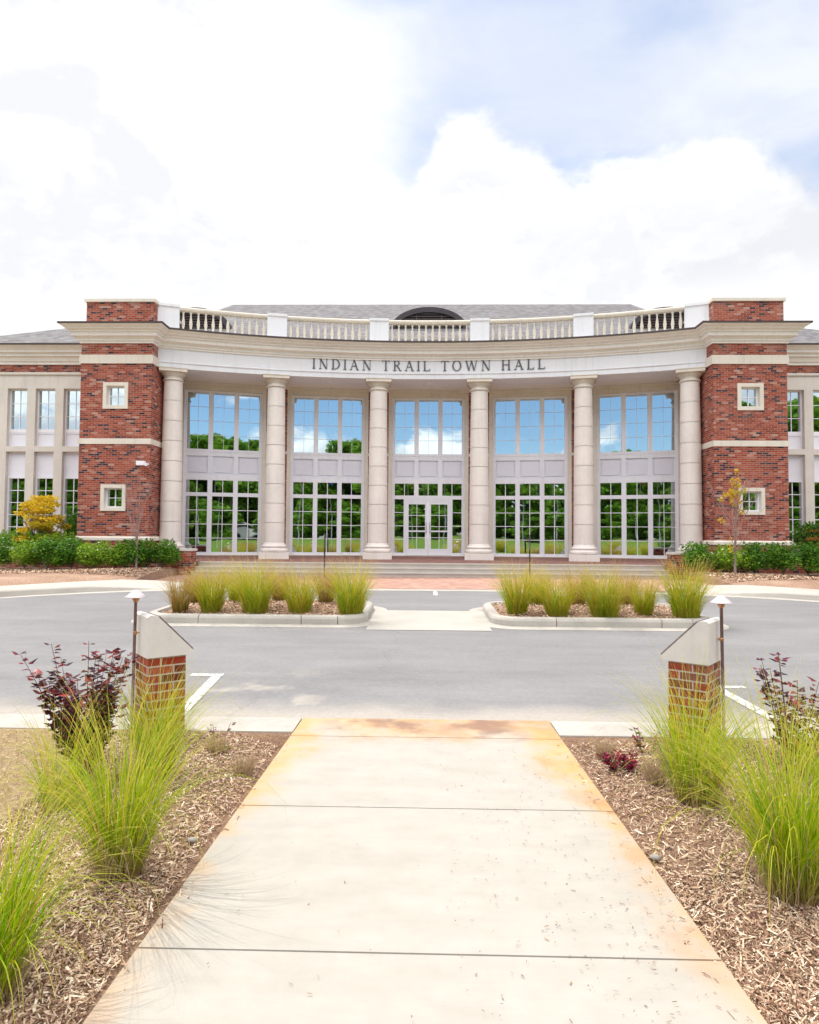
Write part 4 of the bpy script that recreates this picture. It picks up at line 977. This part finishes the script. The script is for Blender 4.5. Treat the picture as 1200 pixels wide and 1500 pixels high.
def leaf_arrays(P_, size, rg, up=.3, aspect=.55, fold=0):
    """diamond leaves at points P_"""
    n = len(P_); d = rg.normal(0, 1, (n, 3)); d[:, 2] = d[:, 2] * .6 + up * .2; d /= np.linalg.norm(d, axis=1)[:, None]
    e = rg.normal(0, 1, (n, 3)); e -= (e * d).sum(1)[:, None] * d; e /= np.linalg.norm(e, axis=1)[:, None]
    s = (size * rg.uniform(.6, 1.3, n))[:, None]
    V = np.stack([P_ - d * s * .5, P_ + e * s * aspect * .5, P_ + d * s * .55, P_ - e * s * aspect * .5], 1).reshape(-1, 3)
    Fq = np.arange(n * 4).reshape(-1, 4); return V, Fq
def cloud_mesh(name, blobs, n, size, mat, seed, up=.3, aspect=.55, shell=.5, shade=True):
    """blobs: (x,y,z,rx,ry,rz)"""
    rg = np.random.default_rng(seed); bl = np.array(blobs); wt = (bl[:, 3] * bl[:, 4] * bl[:, 5]) ** .66; wt /= wt.sum()
    idx = rg.choice(len(bl), n, p=wt); d = rg.normal(0, 1, (n, 3)); d /= np.linalg.norm(d, axis=1)[:, None]
    r = rg.uniform(0, 1, n) ** (1 / 3); r = shell * (.75 + .3 * r) + (1 - shell) * r
    P_ = bl[idx, :3] + d * r[:, None] * bl[idx, 3:]
    V, Fq = leaf_arrays(P_, size, rg, up, aspect)
    ru = np.clip(rg.uniform(0, 1, n) * .8 + .2 * rg.uniform(0, 1, len(bl))[idx], 0, 1)
    return fast_mesh(name, V, Fq, np.repeat(np.stack([ru, rg.uniform(0, 1, n)], -1), 4, 0), mat)

# --- near grasses
grass = [ # x, y, height, lean, r0, n, name label
    (-1.41, 3.06, .92, 1.25, .095, 540, 'tall green ornamental grass arching over the walkway edge in front of the purple shrub', 11, None),
    (-1.76, 4.28, .74, 1.1, .10, 480, 'green ornamental grass at the foot of the pier beside the purple shrub', 12, None),
    (-1.52, 2.27, .74, 1.3, .11, 620, 'ornamental grass cut off by the bottom corner beside the dry turf', 13, None),
    (-2.10, 3.75, .66, .85, .09, 150, 'thin straw-green grass tuft between the purple shrub and the dry turf', 14, None),
    (1.64, 4.0, .84, 1.05, .12, 520, 'upright green ornamental grass in front of the pier with the bright grasses', 15, None),
    (1.64, 2.98, .98, 1.25, .11, 680, 'lush bright green ornamental grass spilling towards the walkway near the bottom corner', 16, None),
    (2.3, 3.6, .82, 1.15, .12, 520, 'broad ornamental grass at the frame edge under the purple shoots', 17, None)]
for x, y, h, le, r0, n, lab, sd_, bi in grass:
    me = clump_mesh('ornamental_grass', n, h, r0, le, 'grass_green', .0042, sd_, 1.5, 9, bi)
    o_ = place('ornamental_grass', me, None, (x, y, bedz(x, y, 0) - .01)); tag(o_, lab, 'ornamental grass', 'ornamental grasses along the walkway')
    fm_ = clump_mesh('long_blades', int(n * .12), h * 1.18, r0, le * 2.1, 'grass_green', .0036, sd_ + 200, 1.0, 9)
    o3 = bpy.data.objects.new('long_blades', fm_); COL.objects.link(o3); o3.parent = o_
    dm_ = clump_mesh('dead_blades', int(n * .28), h * .55, r0 * 1.25, le * 1.5, 'grass_dead', .0034, sd_ + 100, 1.6, 7)
    o2 = bpy.data.objects.new('dead_blades', dm_); COL.objects.link(o2); o2.parent = o_
# --- island grasses
gm = [clump_mesh('g', 640, 1.05, .20, 1.15, 'grass_island', .008, 21, .8, 6), clump_mesh('g', 560, 1.02, .17, 1.05, 'grass_island', .008, 22, .8, 6),
      clump_mesh('g', 420, .90, .14, 1.0, 'grass_rusty', .007, 23, .8, 6), clump_mesh('g', 560, 1.05, .20, 1.25, 'grass_island', .008, 24, .9, 6)]
def px2(px, ypx): # photograph pixel of a base point on the islands -> plan position
    Hh = 785.4 + (px - 600) * .007; Y = 1664.6 / (ypx - Hh + 24.1 + .17 * 950 / 11.5 * 0)
    return (px - 622) * Y / F, Y
ig = [(264, 11.15, 2, .88, 'thin rusty grass clump at the outer tip of the island'), (310, 11.2, 1, .95, 'grass clump with golden tips beside the thin rusty one'),
      (350, 12.35, 3, .80, 'grass clump set back at the middle of the island near the handrail side'), (375, 11.2, 0, 1.0, 'widest green grass clump of the island with the rusty clump'),
      (440, 11.25, 3, .92, 'orange-tipped grass clump next to the widest one'), (478, 12.4, 2, .95, 'small rusty clump behind the gap in the grass row'),
      (410, 12.5, 2, .9, 'rusty clump half hidden between the widest and the orange-tipped clumps'), (288, 12.4, 2, .8, 'small rusty clump behind the golden-tipped one'),
      (915, 12.4, 2, .9, 'rusty clump behind the low sprawling tuft of the greener island'), (785, 12.4, 1, .8, 'green clump half hidden behind the first two of the greener island'),
      (515, 11.15, 0, .98, 'dense green clump at the crossing end of the island with the rusty clump'),
      (757, 11.3, 1, .98, 'upright green clump at the crossing end of the greener island'), (815, 11.15, 3, .88, 'spreading green clump second from the crossing in the greener island'),
      (845, 12.3, 2, .95, 'rusty clump tucked behind two green ones in the greener island'), (880, 11.15, 0, .95, 'tall yellow-green clump in the middle of the greener island'),
      (893, 11.0, 1, .60, 'low sprawling tuft in front of the yellow-green clump'),
      (940, 11.3, 1, .78, 'short clump left of the tallest round one in the greener island'), (1000, 11.1, 0, 1.02, 'round bright green clump at the pier end of the greener island')]
for k, (px, Y, mi, sc, lab) in enumerate(ig):
    x = (px - 622) * Y / F; o_ = place('ornamental_grass', gm[mi], None, (x, Y, G(0, Y) + .12), k * 1.7); o_.scale = (sc, sc, sc * .96)
    tag(o_, lab, 'ornamental grass', 'ornamental grasses in the islands')
# grasses further back along the walk (they show in the windows)
for k in range(24):
    s_ = -1 if k % 2 else 1; x = s_ * (2.4 + 3.3 * ((k * .618) % 1) * 1.9); y = -1.5 - 11 * ((k * .377) % 1)
    o_ = place('ornamental_grass', gm[k % 4], None, (x, y, 0), k); o_.scale = (1.3,) * 3; tag(o_, 'ornamental grass behind the viewer along the walkway, seen mirrored in the glazing', 'ornamental grass', 'ornamental grasses mirrored in the windows')

# --- hedges
def shrub_meshes(seed, mat, w_, h_, n=1500, size=.075):
    rg = random.Random(seed)
    bl = [(rg.uniform(-.28, .28) * w_, rg.uniform(-.25, .25) * w_, h_ * rg.uniform(.35, .72), w_ * rg.uniform(.24, .34), w_ * rg.uniform(.24, .34), h_ * rg.uniform(.24, .36)) for _ in range(9)]
    bl += [(rg.uniform(-.3, .3) * w_, rg.uniform(-.3, .3) * w_, h_ * .9, .05, .05, h_ * .14) for _ in range(7)]
    return cloud_mesh('leaves', bl, n, size, mat, seed, .6, .5, .45)
sm_d = [shrub_meshes(31 + k, 'hedge_leaf', 1.15, .98, 3600, .08) for k in range(3)]; sm_b = [shrub_meshes(41 + k, 'hedge_leaf_bright', 1.15, .92, 3400, .08) for k in range(2)]
bst = MB()
for k in range(6): a = k * 1.05; bst.tube([(0, 0, 0), (.12 * math.cos(a), .12 * math.sin(a), .3), (.26 * math.cos(a), .26 * math.sin(a), .6)], [.014, .01, .006], 5)
stem_me = bst.build('stems', 'bark'); smesh = stem_me.data; bpy.data.objects.remove(stem_me)
def shrub(x, y, me, rot, sc, lab, z=None, group='hedge shrubs in front of the towers'):
    t = thing('hedge_shrub', lab, 'shrub', (x, y, G(0, y) + .2 if z is None else z), group); t.rotation_euler[2] = rot; t.scale = sc
    for nm, m_ in (('foliage', me), ('stems', smesh)):
        o_ = bpy.data.objects.new(nm, m_); COL.objects.link(o_); o_.parent = t
ly = 19.45
pos = ['at the frame edge on the side of the golden maple', 'with yellowish tips in front of the golden maple', 'dark, just past the golden maple', 'dark, below the outer corner of the bare sapling tower', 'light green, under the small window by the bare sapling',
       'bright, just before the bare sapling', 'directly behind the bare sapling', 'dark, between the bare sapling and the end pier']
for k, px in enumerate((-12, 26, 62, 97, 131, 163, 196, 230)):
    H = 0; x = (px - 622) * ly / F
    me = sm_b[k % 2] if k in (1, 4, 5) else sm_d[k % 3]
    shrub(x, ly + .12 * (k % 2), me, k * 1.3, (.95, .95, .92), 'hedge shrub ' + pos[k])
for k, (px, sc, lab) in enumerate(((5, 1.0, 'bright raised shrub at the frame edge beside the yellow maple'), (42, 1.0, 'bright raised shrub in front of the trunk of the yellow maple'), (82, .95, 'bright raised shrub between the yellow maple and the tower'))):
    shrub((px - 622) * 21.3 / F, 21.3, sm_b[k % 2], k * 2.2, (1.05, .95, sc), lab, .78, 'raised shrubs behind the low wall')
shrub((105 - 622) * 23.4 / F, 23.4, sm_d[0], 1.0, (.8, .8, 1.5), 'tall dark shrub against the wing window next to the tower', .9, 'raised shrubs behind the low wall')
pos = ['dark round hedge shrub next to the end pier by the sapling', 'bright hedge shrub behind the stem of the yellow-leaved sapling', 'dark hedge shrub just past the yellow-leaved sapling',
       'dark hedge shrub with pale new shoots under the tower corner', 'hedge shrub under the wing window past the tower', 'dark hedge shrub at the frame edge beyond the sapling']
for k, px in enumerate((1017, 1058, 1100, 1140, 1175, 1215)):
    x = (px - 622) * ly / F; shrub(x, ly, sm_b[0] if k == 1 else sm_d[(k + 1) % 3], k * 1.7 + .4, (.95 if k else .8, .95, .95), pos[k])
shrub((1180 - 622) * 23.2 / F, 23.2, sm_d[2], 2.0, (1.1, .9, 1.35), 'dark shrub behind the wall against the wing past the sapling', .85, 'raised shrubs behind the low wall')

def branchy(b, p, d, L_, r, depth, rg, tips, spread=.5, n=6, shrink=.68, kids=(2, 3), up=.25):
    q = p; pts = [tuple(p)]; rad = [r]; dd = d.copy()
    for k in range(3):
        dd = (dd + Vector((rg.uniform(-1, 1), rg.uniform(-1, 1), rg.uniform(-.3, 1) * up)) * .12).normalized(); q = q + dd * (L_ / 3); pts.append(tuple(q)); rad.append(r * (1 - .12 * (k + 1)))
    b.tube(pts, rad, n if depth > 1 else 4, False)
    if depth == 0: tips.append((q, dd)); return
    for k in range(rg.randint(*kids)):
        nd = (dd + Vector((rg.uniform(-1, 1), rg.uniform(-1, 1), rg.uniform(-.2, .8))) * spread).normalized()
        branchy(b, q if k < 2 else Vector(pts[2]), nd, L_ * shrink * rg.uniform(.8, 1.15), r * .6, depth - 1, rg, tips, spread, n, shrink, kids, up)
# bare sapling at the left, leafy one at the right
rg = random.Random(4); b = MB(); tips = []
xs_, ys_ = (197 - 622) * 19.0 / F, 19.0
t = thing('bare_sapling', 'bare reddish sapling standing in front of the brick tower', 'tree', (xs_, ys_, G(0, ys_) + .2))
b.tube([(0, 0, -.1), (.01, 0, .4), (0, .01, .75)], [.035, .03, .026], 8); b.build('trunk', 'bark', t, (xs_, ys_, G(0, ys_) + .2))
b = MB()
for k in range(14):
    a = k * .9 + rg.uniform(-.3, .3); branchy(b, Vector((0, 0, .58 + .03 * k)), Vector((.24 * math.cos(a), .24 * math.sin(a), 1)).normalized(), .72, .008, 3, rg, tips, .20, 5, .74, (2, 2), 1.0)
b.build('twigs', 'twig', t, (xs_, ys_, G(0, ys_) + .2))
rg = random.Random(9); b = MB(); tips = []
xs_, ys_ = (1071 - 622) * 18.9 / F, 18.9
t = thing('young_tree', 'young tree with yellow leaves only at its top in front of the brick tower', 'tree', (xs_, ys_, G(0, ys_) + .2))
b.tube([(0, 0, -.1), (0, 0, .6), (.03, 0, 1.3), (.05, 0, 2.3), (.10, 0, 3.05)], [.04, .034, .024, .014, .005], 8); b.build('trunk', 'bark', t, (xs_, ys_, G(0, ys_) + .2))
b = MB()
for k in range(12):
    a = k * 2.4; branchy(b, Vector((0.02, 0, .65 + .09 * k)), Vector((.42 * math.cos(a), .42 * math.sin(a), 1)).normalized(), .62, .011, 2, rg, tips, .32, 5, .74, (2, 3), .8)
b.build('twigs', 'twig', t, (xs_, ys_, G(0, ys_) + .2))
bl = [(.08, 0, 3.0, .06, .06, .14), (.05, 0, 2.7, .16, .14, .15), (.10, 0, 2.45, .26, .2, .14), (-.1, 0, 2.35, .2, .2, .10), (.05, 0, 2.15, .18, .16, .16), (.2, 0, 1.85, .12, .1, .12), (-.38, 0, 2.2, .08, .08, .08), (-.1, 0, .9, .08, .08, .25), (-.35, 0, 1.6, .1, .1, .1)]
me = cloud_mesh('foliage', bl, 330, .085, 'yellow_leaf', 8, .4, .75, .2); o_ = bpy.data.objects.new('foliage', me); COL.objects.link(o_); o_.parent = t
# yellow maple
xs_, ys_ = (54 - 622) * 21.7 / F, 21.7
t = thing('maple_tree', 'small spreading maple in golden yellow leaf before the wing windows', 'tree', (xs_, ys_, .8))
rg = random.Random(12); b = MB(); tips = []
for k in range(6):
    a = k * 1.05; branchy(b, Vector((0, 0, 0)), Vector((.45 * math.cos(a), .45 * math.sin(a), 1)).normalized(), .8, .035, 2, rg, tips, .5, 6, .62)
b.build('trunk', 'bark', t, (xs_, ys_, .8))
bl = []; bl2 = []
for k in range(64):
    a = rg.uniform(0, 6.28); z = rg.uniform(.45, 2.02); rmax = .78 * math.sin(math.pi * min(1, (2.15 - z) / 1.9 * .5 + .18)); r = rg.uniform(.35, 1) * rmax
    e_ = (r * math.cos(a) + .0, r * math.sin(a), z, rg.uniform(.18, .28), rg.uniform(.18, .28), .10); (bl if z > 1.25 or r * math.cos(a) < -.35 else bl2).append(e_)
for nm, bb, mt, nn in (('foliage', bl, 'maple_leaf', 3200), ('foliage', bl2, 'maple_leaf_low', 3600)):
    me = cloud_mesh(nm, bb, nn, .095, mt, 17, .1, .5, .2); o_ = bpy.data.objects.new(nm, me); COL.objects.link(o_); o_.parent = t
xs_, ys_ = (1198 - 622) * 22.5 / F, 22.5
t = thing('maple_tree', 'low bronze-leaved maple at the frame edge past the sapling', 'tree', (xs_, ys_, .75))
b = MB(); b.tube([(0, 0, 0), (.05, 0, .7)], [.03, .02], 6); b.build('trunk', 'bark', t, (xs_, ys_, .75))
bl = [(rg.uniform(-.6, .6), rg.uniform(-.4, .4), rg.uniform(.55, 1.15), .24, .24, .05) for _ in range(16)]
me = cloud_mesh('foliage', bl, 1500, .07, 'orange_leaf', 19, .1, .45, .2); o_ = bpy.data.objects.new('foliage', me); COL.objects.link(o_); o_.parent = t

# --- purple shrubs
def purple(x, y, h, nst, spread, seed, lab, leafn=11, mat='purple_leaf', size=.05, group='purple-leaved shrubs', name='purple_shrub', cat='shrub', bias=0):
    rg = random.Random(seed); t = thing(name, lab, cat, (x, y, 0), group); b = MB(); pts = []
    for k in range(nst):
        a = rg.uniform(0, 6.28); L_ = h * rg.uniform(.55, 1.08); le = rg.uniform(.05, spread)
        sx, sy = .05 * math.cos(a), .05 * math.sin(a); path = []
        for q in range(9):
            tt = q / 8; path.append((sx + (math.cos(a) * le + bias) * L_ * tt ** 1.25, sy + math.sin(a) * le * L_ * tt ** 1.25, L_ * tt * (1 - .12 * le * tt)))
        b.tube(path, [.0045 - .003 * q / 8 for q in range(9)], 4, False)
        for q in range(int(leafn * 2.2)):
            tt = rg.uniform(.22, 1.0); i_ = min(7, int(tt * 8)); f = tt * 8 - i_; p = Vector(path[i_]).lerp(Vector(path[i_ + 1]), f); pts.append((p, rg.uniform(0, 6.28)))
    b.build('stems', 'purple_stem', t, (x, y, 0)); rn = np.random.default_rng(seed); V = []; Fq = []; uv = []
    for p, a in pts:
        d = Vector((math.cos(a), math.sin(a), rg.uniform(-.1, .7))).normalized(); sd__ = d.cross(Vector((0, 0, 1))).normalized(); s = size * rg.uniform(.55, 1.15)
        up = d.cross(sd__) * (-.12 * s); i0 = len(V)
        q1 = p + d * .01
        V += [q1, q1 + d * s * .35 + sd__ * s * .48 - up, q1 + d * s, q1 + d * s * .5 + up * .5, q1 + d * s * .35 - sd__ * s * .48 - up]
        r_ = rg.random(); Fq += [(i0, i0 + 1, i0 + 2, i0 + 3), (i0, i0 + 3, i0 + 2, i0 + 4)]; uv += [(r_, 0)] * 8
    me = fast_mesh('foliage', np.array([tuple(v) for v in V]), np.array(Fq), np.array(uv), mat)
    o_ = bpy.data.objects.new('foliage', me); COL.objects.link(o_); o_.parent = t
purple(-2.22, 4.25, .84, 34, .46, 61, 'dark purple-leaved shrub beside the pier and the dry turf', 17, size=.068, bias=-.02)
purple(2.54, 4.55, .76, 16, .50, 62, 'sparse purple-leaved shoots at the frame edge behind the bright grasses', 14, size=.064, bias=-.05)
purple(-1.55, 4.95, .20, 3, .5, 63, 'tiny purple sprig in the mulch by the kerb near the white painted line', 4, size=.035, group='small sprigs in the mulch', name='small_sprig', cat='sprig')
purple(1.68, 4.95, .20, 5, .6, 64, 'small bronze sprig in the mulch between kerb and dead tuft', 5, size=.035, group='small sprigs in the mulch', name='small_sprig', cat='sprig')
purple(1.36, 4.55, .13, 16, 1.0, 65, 'low crimson-leaved plant in the mulch beside the walkway', 5, mat='crimson_leaf', size=.04, group=None, name='crimson_plant', cat='plant')
for k, (x, y, s, lab) in enumerate(((-1.22, 4.45, .9, 'small dry grass tuft in the mulch beside the rust-stained slab'), (-1.52, 4.8, .8, 'dry grass tuft next to the tiny purple sprig'), (1.50, 4.28, 1.1, 'round dead straw-coloured tuft near the crimson plant'),
                                 (1.72, 4.62, 1.0, 'loose dead tuft beside the bronze sprig'), (1.32, 4.8, .9, 'thin upright dead tuft behind the crimson plant'))):
    me = clump_mesh('dead_grass_tuft', 330, .17 * s, .06, .95, 'grass_dead', .0035, 70 + k, 1.2, 5)
    o_ = place('dead_grass_tuft', me, None, (x, y, bedz(x, y, 0))); tag(o_, lab, 'dead grass', 'dead grass tufts in the mulch')

# --- mulch chips, straw, litter
def chips(name, regions, mat, lab, ln=(.007, .060), wd=(.0025, .011), seed=5, zf=None, tilt=.35, cat='wood chips'):
    rg = np.random.default_rng(seed); xs, ys = [], []
    for (x0, x1, y0, y1, n) in regions: xs.append(rg.uniform(x0, x1, n)); ys.append(rg.uniform(y0, y1, n))
    x = np.concatenate(xs); y = np.concatenate(ys); n = len(x); z = np.array([zf(a, c) for a, c in zip(x, y)]) + rg.uniform(.002, .016, n)
    a = rg.uniform(0, 2 * np.pi, n); l = ln[0] + (ln[1] - ln[0]) * rg.uniform(0, 1, n) ** 1.9; w2 = wd[0] + (wd[1] - wd[0]) * rg.uniform(0, 1, n) ** 1.8; tl = rg.normal(0, tilt, n); tl2 = rg.normal(0, tilt * 1.3, n)
    d = np.stack([np.cos(a) * np.cos(tl), np.sin(a) * np.cos(tl), np.sin(tl)], -1); e = np.stack([-np.sin(a) * np.cos(tl2), np.cos(a) * np.cos(tl2), np.sin(tl2)], -1)
    c = np.stack([x, y, z], -1); L2 = (l / 2)[:, None]; W2 = (w2 / 2)[:, None]
    V = np.stack([c - d * L2 - e * W2 * .6, c + d * L2 * .8 - e * W2, c + d * L2 + e * W2 * .5, c - d * L2 * .9 + e * W2], 1).reshape(-1, 3)
    ru = rg.uniform(0, 1, n); uv = np.repeat(np.stack([ru, ru], -1), 4, 0)
    me = fast_mesh(name, V, np.arange(n * 4).reshape(-1, 4), uv, mat); o_ = place(name, me); tag(o_, lab, cat, None, 'stuff'); return o_
chips('wood_mulch', [(-2.35, -1.14, 1.5, 5.26, 36000), (1.14, 3.8, 1.5, 5.26, 60000), (-2.2, -1.14, 1.7, 3.2, 12000), (1.14, 2.3, 1.7, 3.2, 16000), (-1.16, -1.02, 1.6, 5.2, 110), (1.02, 1.16, 1.6, 5.2, 160)], 'chip',
      'shredded brown wood mulch covering the near planting beds', zf=lambda x, y: bedz(x, y, 0) if abs(x) > 1.1 else .012)
chips('straw', [(-5.0, -2.2, 2.2, 5.25, 34000)], 'straw', 'dry straw and clippings over the pale ground', (.012, .045), (.002, .005), 6, lambda x, y: .012 if x < -2.3 else bedz(x, y, 0) + .005, .3, 'straw')
def isz(x, y): return G(0, y) + .145
chips('wood_mulch', [(-4.5, -1.1, 10.95, 12.8, 3500), (1.3, 4.8, 10.95, 12.8, 3500)], 'chip', 'wood mulch filling both planted islands', (.03, .08), (.012, .03), 8,
      lambda x, y: G(0, y) + .11 + .1 * (1 - max(abs((x - (-2.86 if x < 0 else 3.04)) / 1.8), abs((y - 11.87) / .98)) ** 2), .3)
def fbz(x, y):
    y0 = YK(x) + 1.7; q = 14 * (y - y0) / (24.3 - y0); return G(0, y) + HK(x) + .03 + .10 * math.sin(math.pi * min(1, max(0, q / 7)))
chips('wood_mulch', [(X0 - 13.5, X0 - 7.85, 17.2, 19.6, 7000), (X0 + 7.85, X0 + 13.5, 17.2, 19.6, 7000)], 'chip', 'pale wood mulch spread in front of the hedges at the towers', (.05, .14), (.015, .035), 15, lambda x, y: fbz(x, max(y, YK(x) + 1.8)), .3)
chips('leaf_litter', [(-1.05, 1.05, 1.6, 5.1, 120), (.1, 1.05, 1.6, 4.9, 270), (.6, 1.08, 2.0, 4.9, 170), (-1.9, -.6, 6.1, 7.3, 25)], 'litter', 'dark shreds of bark and leaf scattered on the walkway', (.006, .022), (.0025, .006), 9, lambda x, y: .013, .08, 'litter')
def pebble(x, y, r, lab):
    b = MB(); rg = random.Random(int(x * 100)); n1_, n2_ = 6, 9; rings = []
    for i in range(n1_ + 1):
        ph = math.pi * i / n1_; rings.append([b.vert(r * math.sin(ph) * math.cos(2 * math.pi * q / n2_) * rg.uniform(.85, 1.1), r * .7 * math.sin(ph) * math.sin(2 * math.pi * q / n2_), r * .42 * math.cos(ph)) for q in range(n2_)])
    for i in range(n1_):
        for q in range(n2_): j = (q + 1) % n2_; b.face((rings[i][q], rings[i + 1][q], rings[i + 1][j], rings[i][j]), None, True)
    o_ = b.build('stone', 'rock', None, (x, y, bedz(x, y, 0) + .02)); tag(o_, lab, 'stone', 'grey stones in the mulch')
pebble(-1.20, 3.42, .03, 'flat grey stone in the mulch at the walkway edge below the tall green grass'); pebble(1.17, 3.35, .032, 'flat grey stone in the mulch opposite, on the side of the crimson plant')

# --- mirrored surroundings: tree line, flagpoles, parked vans
def tree_meshes(seed, H_):
    rg = random.Random(seed); bl = []
    for k in range(44):
        z = rg.uniform(.05, .95); r = (.30 * math.sin(math.pi * (z * .85 + .1)) + .04) * H_; a = rg.uniform(0, 6.28); q = rg.uniform(.2, .95) * r
        bl.append((q * math.cos(a), q * math.sin(a), z * H_, rg.uniform(.07, .12) * H_, rg.uniform(.07, .12) * H_, rg.uniform(.05, .09) * H_))
    me = cloud_mesh('crown', bl, 6500, .8, 'tree_leaf', seed, .4, .75, .5)
    b = MB(); b.tube([(0, 0, -.2), (.1, 0, .3 * H_), (0, 0, .75 * H_)], [.3, .22, .08], 8); q = b.build('t', 'bark'); tm = q.data; bpy.data.objects.remove(q); return me, tm
tms = [tree_meshes(81 + k, 14.0) for k in range(3)]
rg = random.Random(33)
for row in range(4):
    for k in range(25):
        x = -86 + k * 7 + rg.uniform(-2, 2) + row * 3.5; y = -50 - 7 * row + rg.uniform(-2.5, 2.5)
        hs = 1.0 + .12 * rg.uniform(-1, 1)
        if 8 < x < 34: hs *= 1.13
        if 40 < x < 80: hs *= 1.5
        if -26 < x < 6: hs *= .9
        if row == 3: y += 30; hs = .34
        t = thing('deciduous_tree', 'green tree across the lawn behind the viewer, seen mirrored in the glazing', 'tree', (x, y, 1.1), 'trees mirrored in the windows')
        t.rotation_euler[2] = rg.uniform(0, 6); t.scale = (hs * (2.2 if row == 3 else 1), hs * (1.6 if row == 3 else 1), hs)
        for nm, m_ in (('crown', tms[k % 3][0]), ('trunk', tms[k % 3][1])):
            o_ = bpy.data.objects.new(nm, m_); COL.objects.link(o_); o_.parent = t
for k, (x, fm) in enumerate(((-1.6, 'flag_red'), (0.2, 'flag_white'), (1.9, 'flag_blue'))):
    y = -15; t = thing('flagpole', 'tall pale flagpole with a %s flag, mirrored in the entrance glazing' % fm[5:], 'flagpole', (x, y, 0), 'flagpoles behind the viewer')
    b = MB(); b.tube([(x, y, -.1), (x, y, 8.5)], [.045, .03], 10); b.lathe([(.01, 8.5), (.08, 8.56), (.08, 8.64), (.01, 8.7)], x, y, 12); b.build('pole', 'pole_metal', t)
    b = MB()
    for q in range(10):
        xa, xb = x + .05 + q * .035, x + .05 + (q + 1) * .035; ya, yb = y + .08 * math.sin(q * .9), y + .08 * math.sin((q + 1) * .9)
        b.quad((xa, ya, 7.4 - q * .06), (xb, yb, 7.4 - (q + 1) * .06), (xb, yb, 8.3 - (q + 1) * .05), (xa, ya, 8.3 - q * .05))
    b.build('flag', fm, t)
# parked vans
def van_body():
    b = MB(); pr = [(-2.4, .35), (2.35, .35), (2.4, .9), (2.25, 1.15), (1.5, 1.3), (1.1, 1.95), (.8, 2.1), (-2.3, 2.1), (-2.42, 1.9)]
    ids = [[b.vert(x, y, z) for x, z in pr] for y in (-.9, .9)]; m_ = len(pr); b.face(ids[0]); b.face(ids[1][::-1])
    for q in range(m_): j = (q + 1) % m_; b.face((ids[0][j], ids[0][q], ids[1][q], ids[1][j]))
    return b
vb = van_body().build('b', 'car_white'); vbm = vb.data; bpy.data.objects.remove(vb)
b = MB(); b.box(-2.0, .9, -.92, -.905, 1.35, 1.85); b.box(-2.0, .9, .905, .92, 1.35, 1.85); q = b.build('b', 'car_glass'); vgm = q.data; bpy.data.objects.remove(q)
b = MB()
for s_ in (0,):
    n_ = 18; rr = [[b.vert(.36 * math.cos(2 * math.pi * k / n_), y, .36 * math.sin(2 * math.pi * k / n_)) for k in range(n_)] for y in (-.12, .12)]
    b.face(rr[0]); b.face(rr[1][::-1]); [b.face((rr[0][k], rr[1][k], rr[1][(k + 1) % n_], rr[0][(k + 1) % n_])) for k in range(n_)]
q = b.build('b', 'rubber'); wm = q.data; bpy.data.objects.remove(q)
for k, x in enumerate((-19, 13, 31)):
    t = thing('parked_van', 'white parked van behind the viewer, seen mirrored in the glazing', 'van', (x, -41 - (k % 2), 1.22), 'vans mirrored in the windows'); t.rotation_euler[2] = .1 * k
    for nm, m_ in (('body', vbm), ('side_window', vgm)): o_ = bpy.data.objects.new(nm, m_); COL.objects.link(o_); o_.parent = t
    for wx_, wy_ in ((-1.5, -.82), (1.5, -.82), (-1.5, .82), (1.5, .82)): o_ = bpy.data.objects.new('wheel', wm); COL.objects.link(o_); o_.parent = t; o_.location = (wx_, wy_, .34)

TH.location.y -= 0.27; TH.location.x -= 0.03
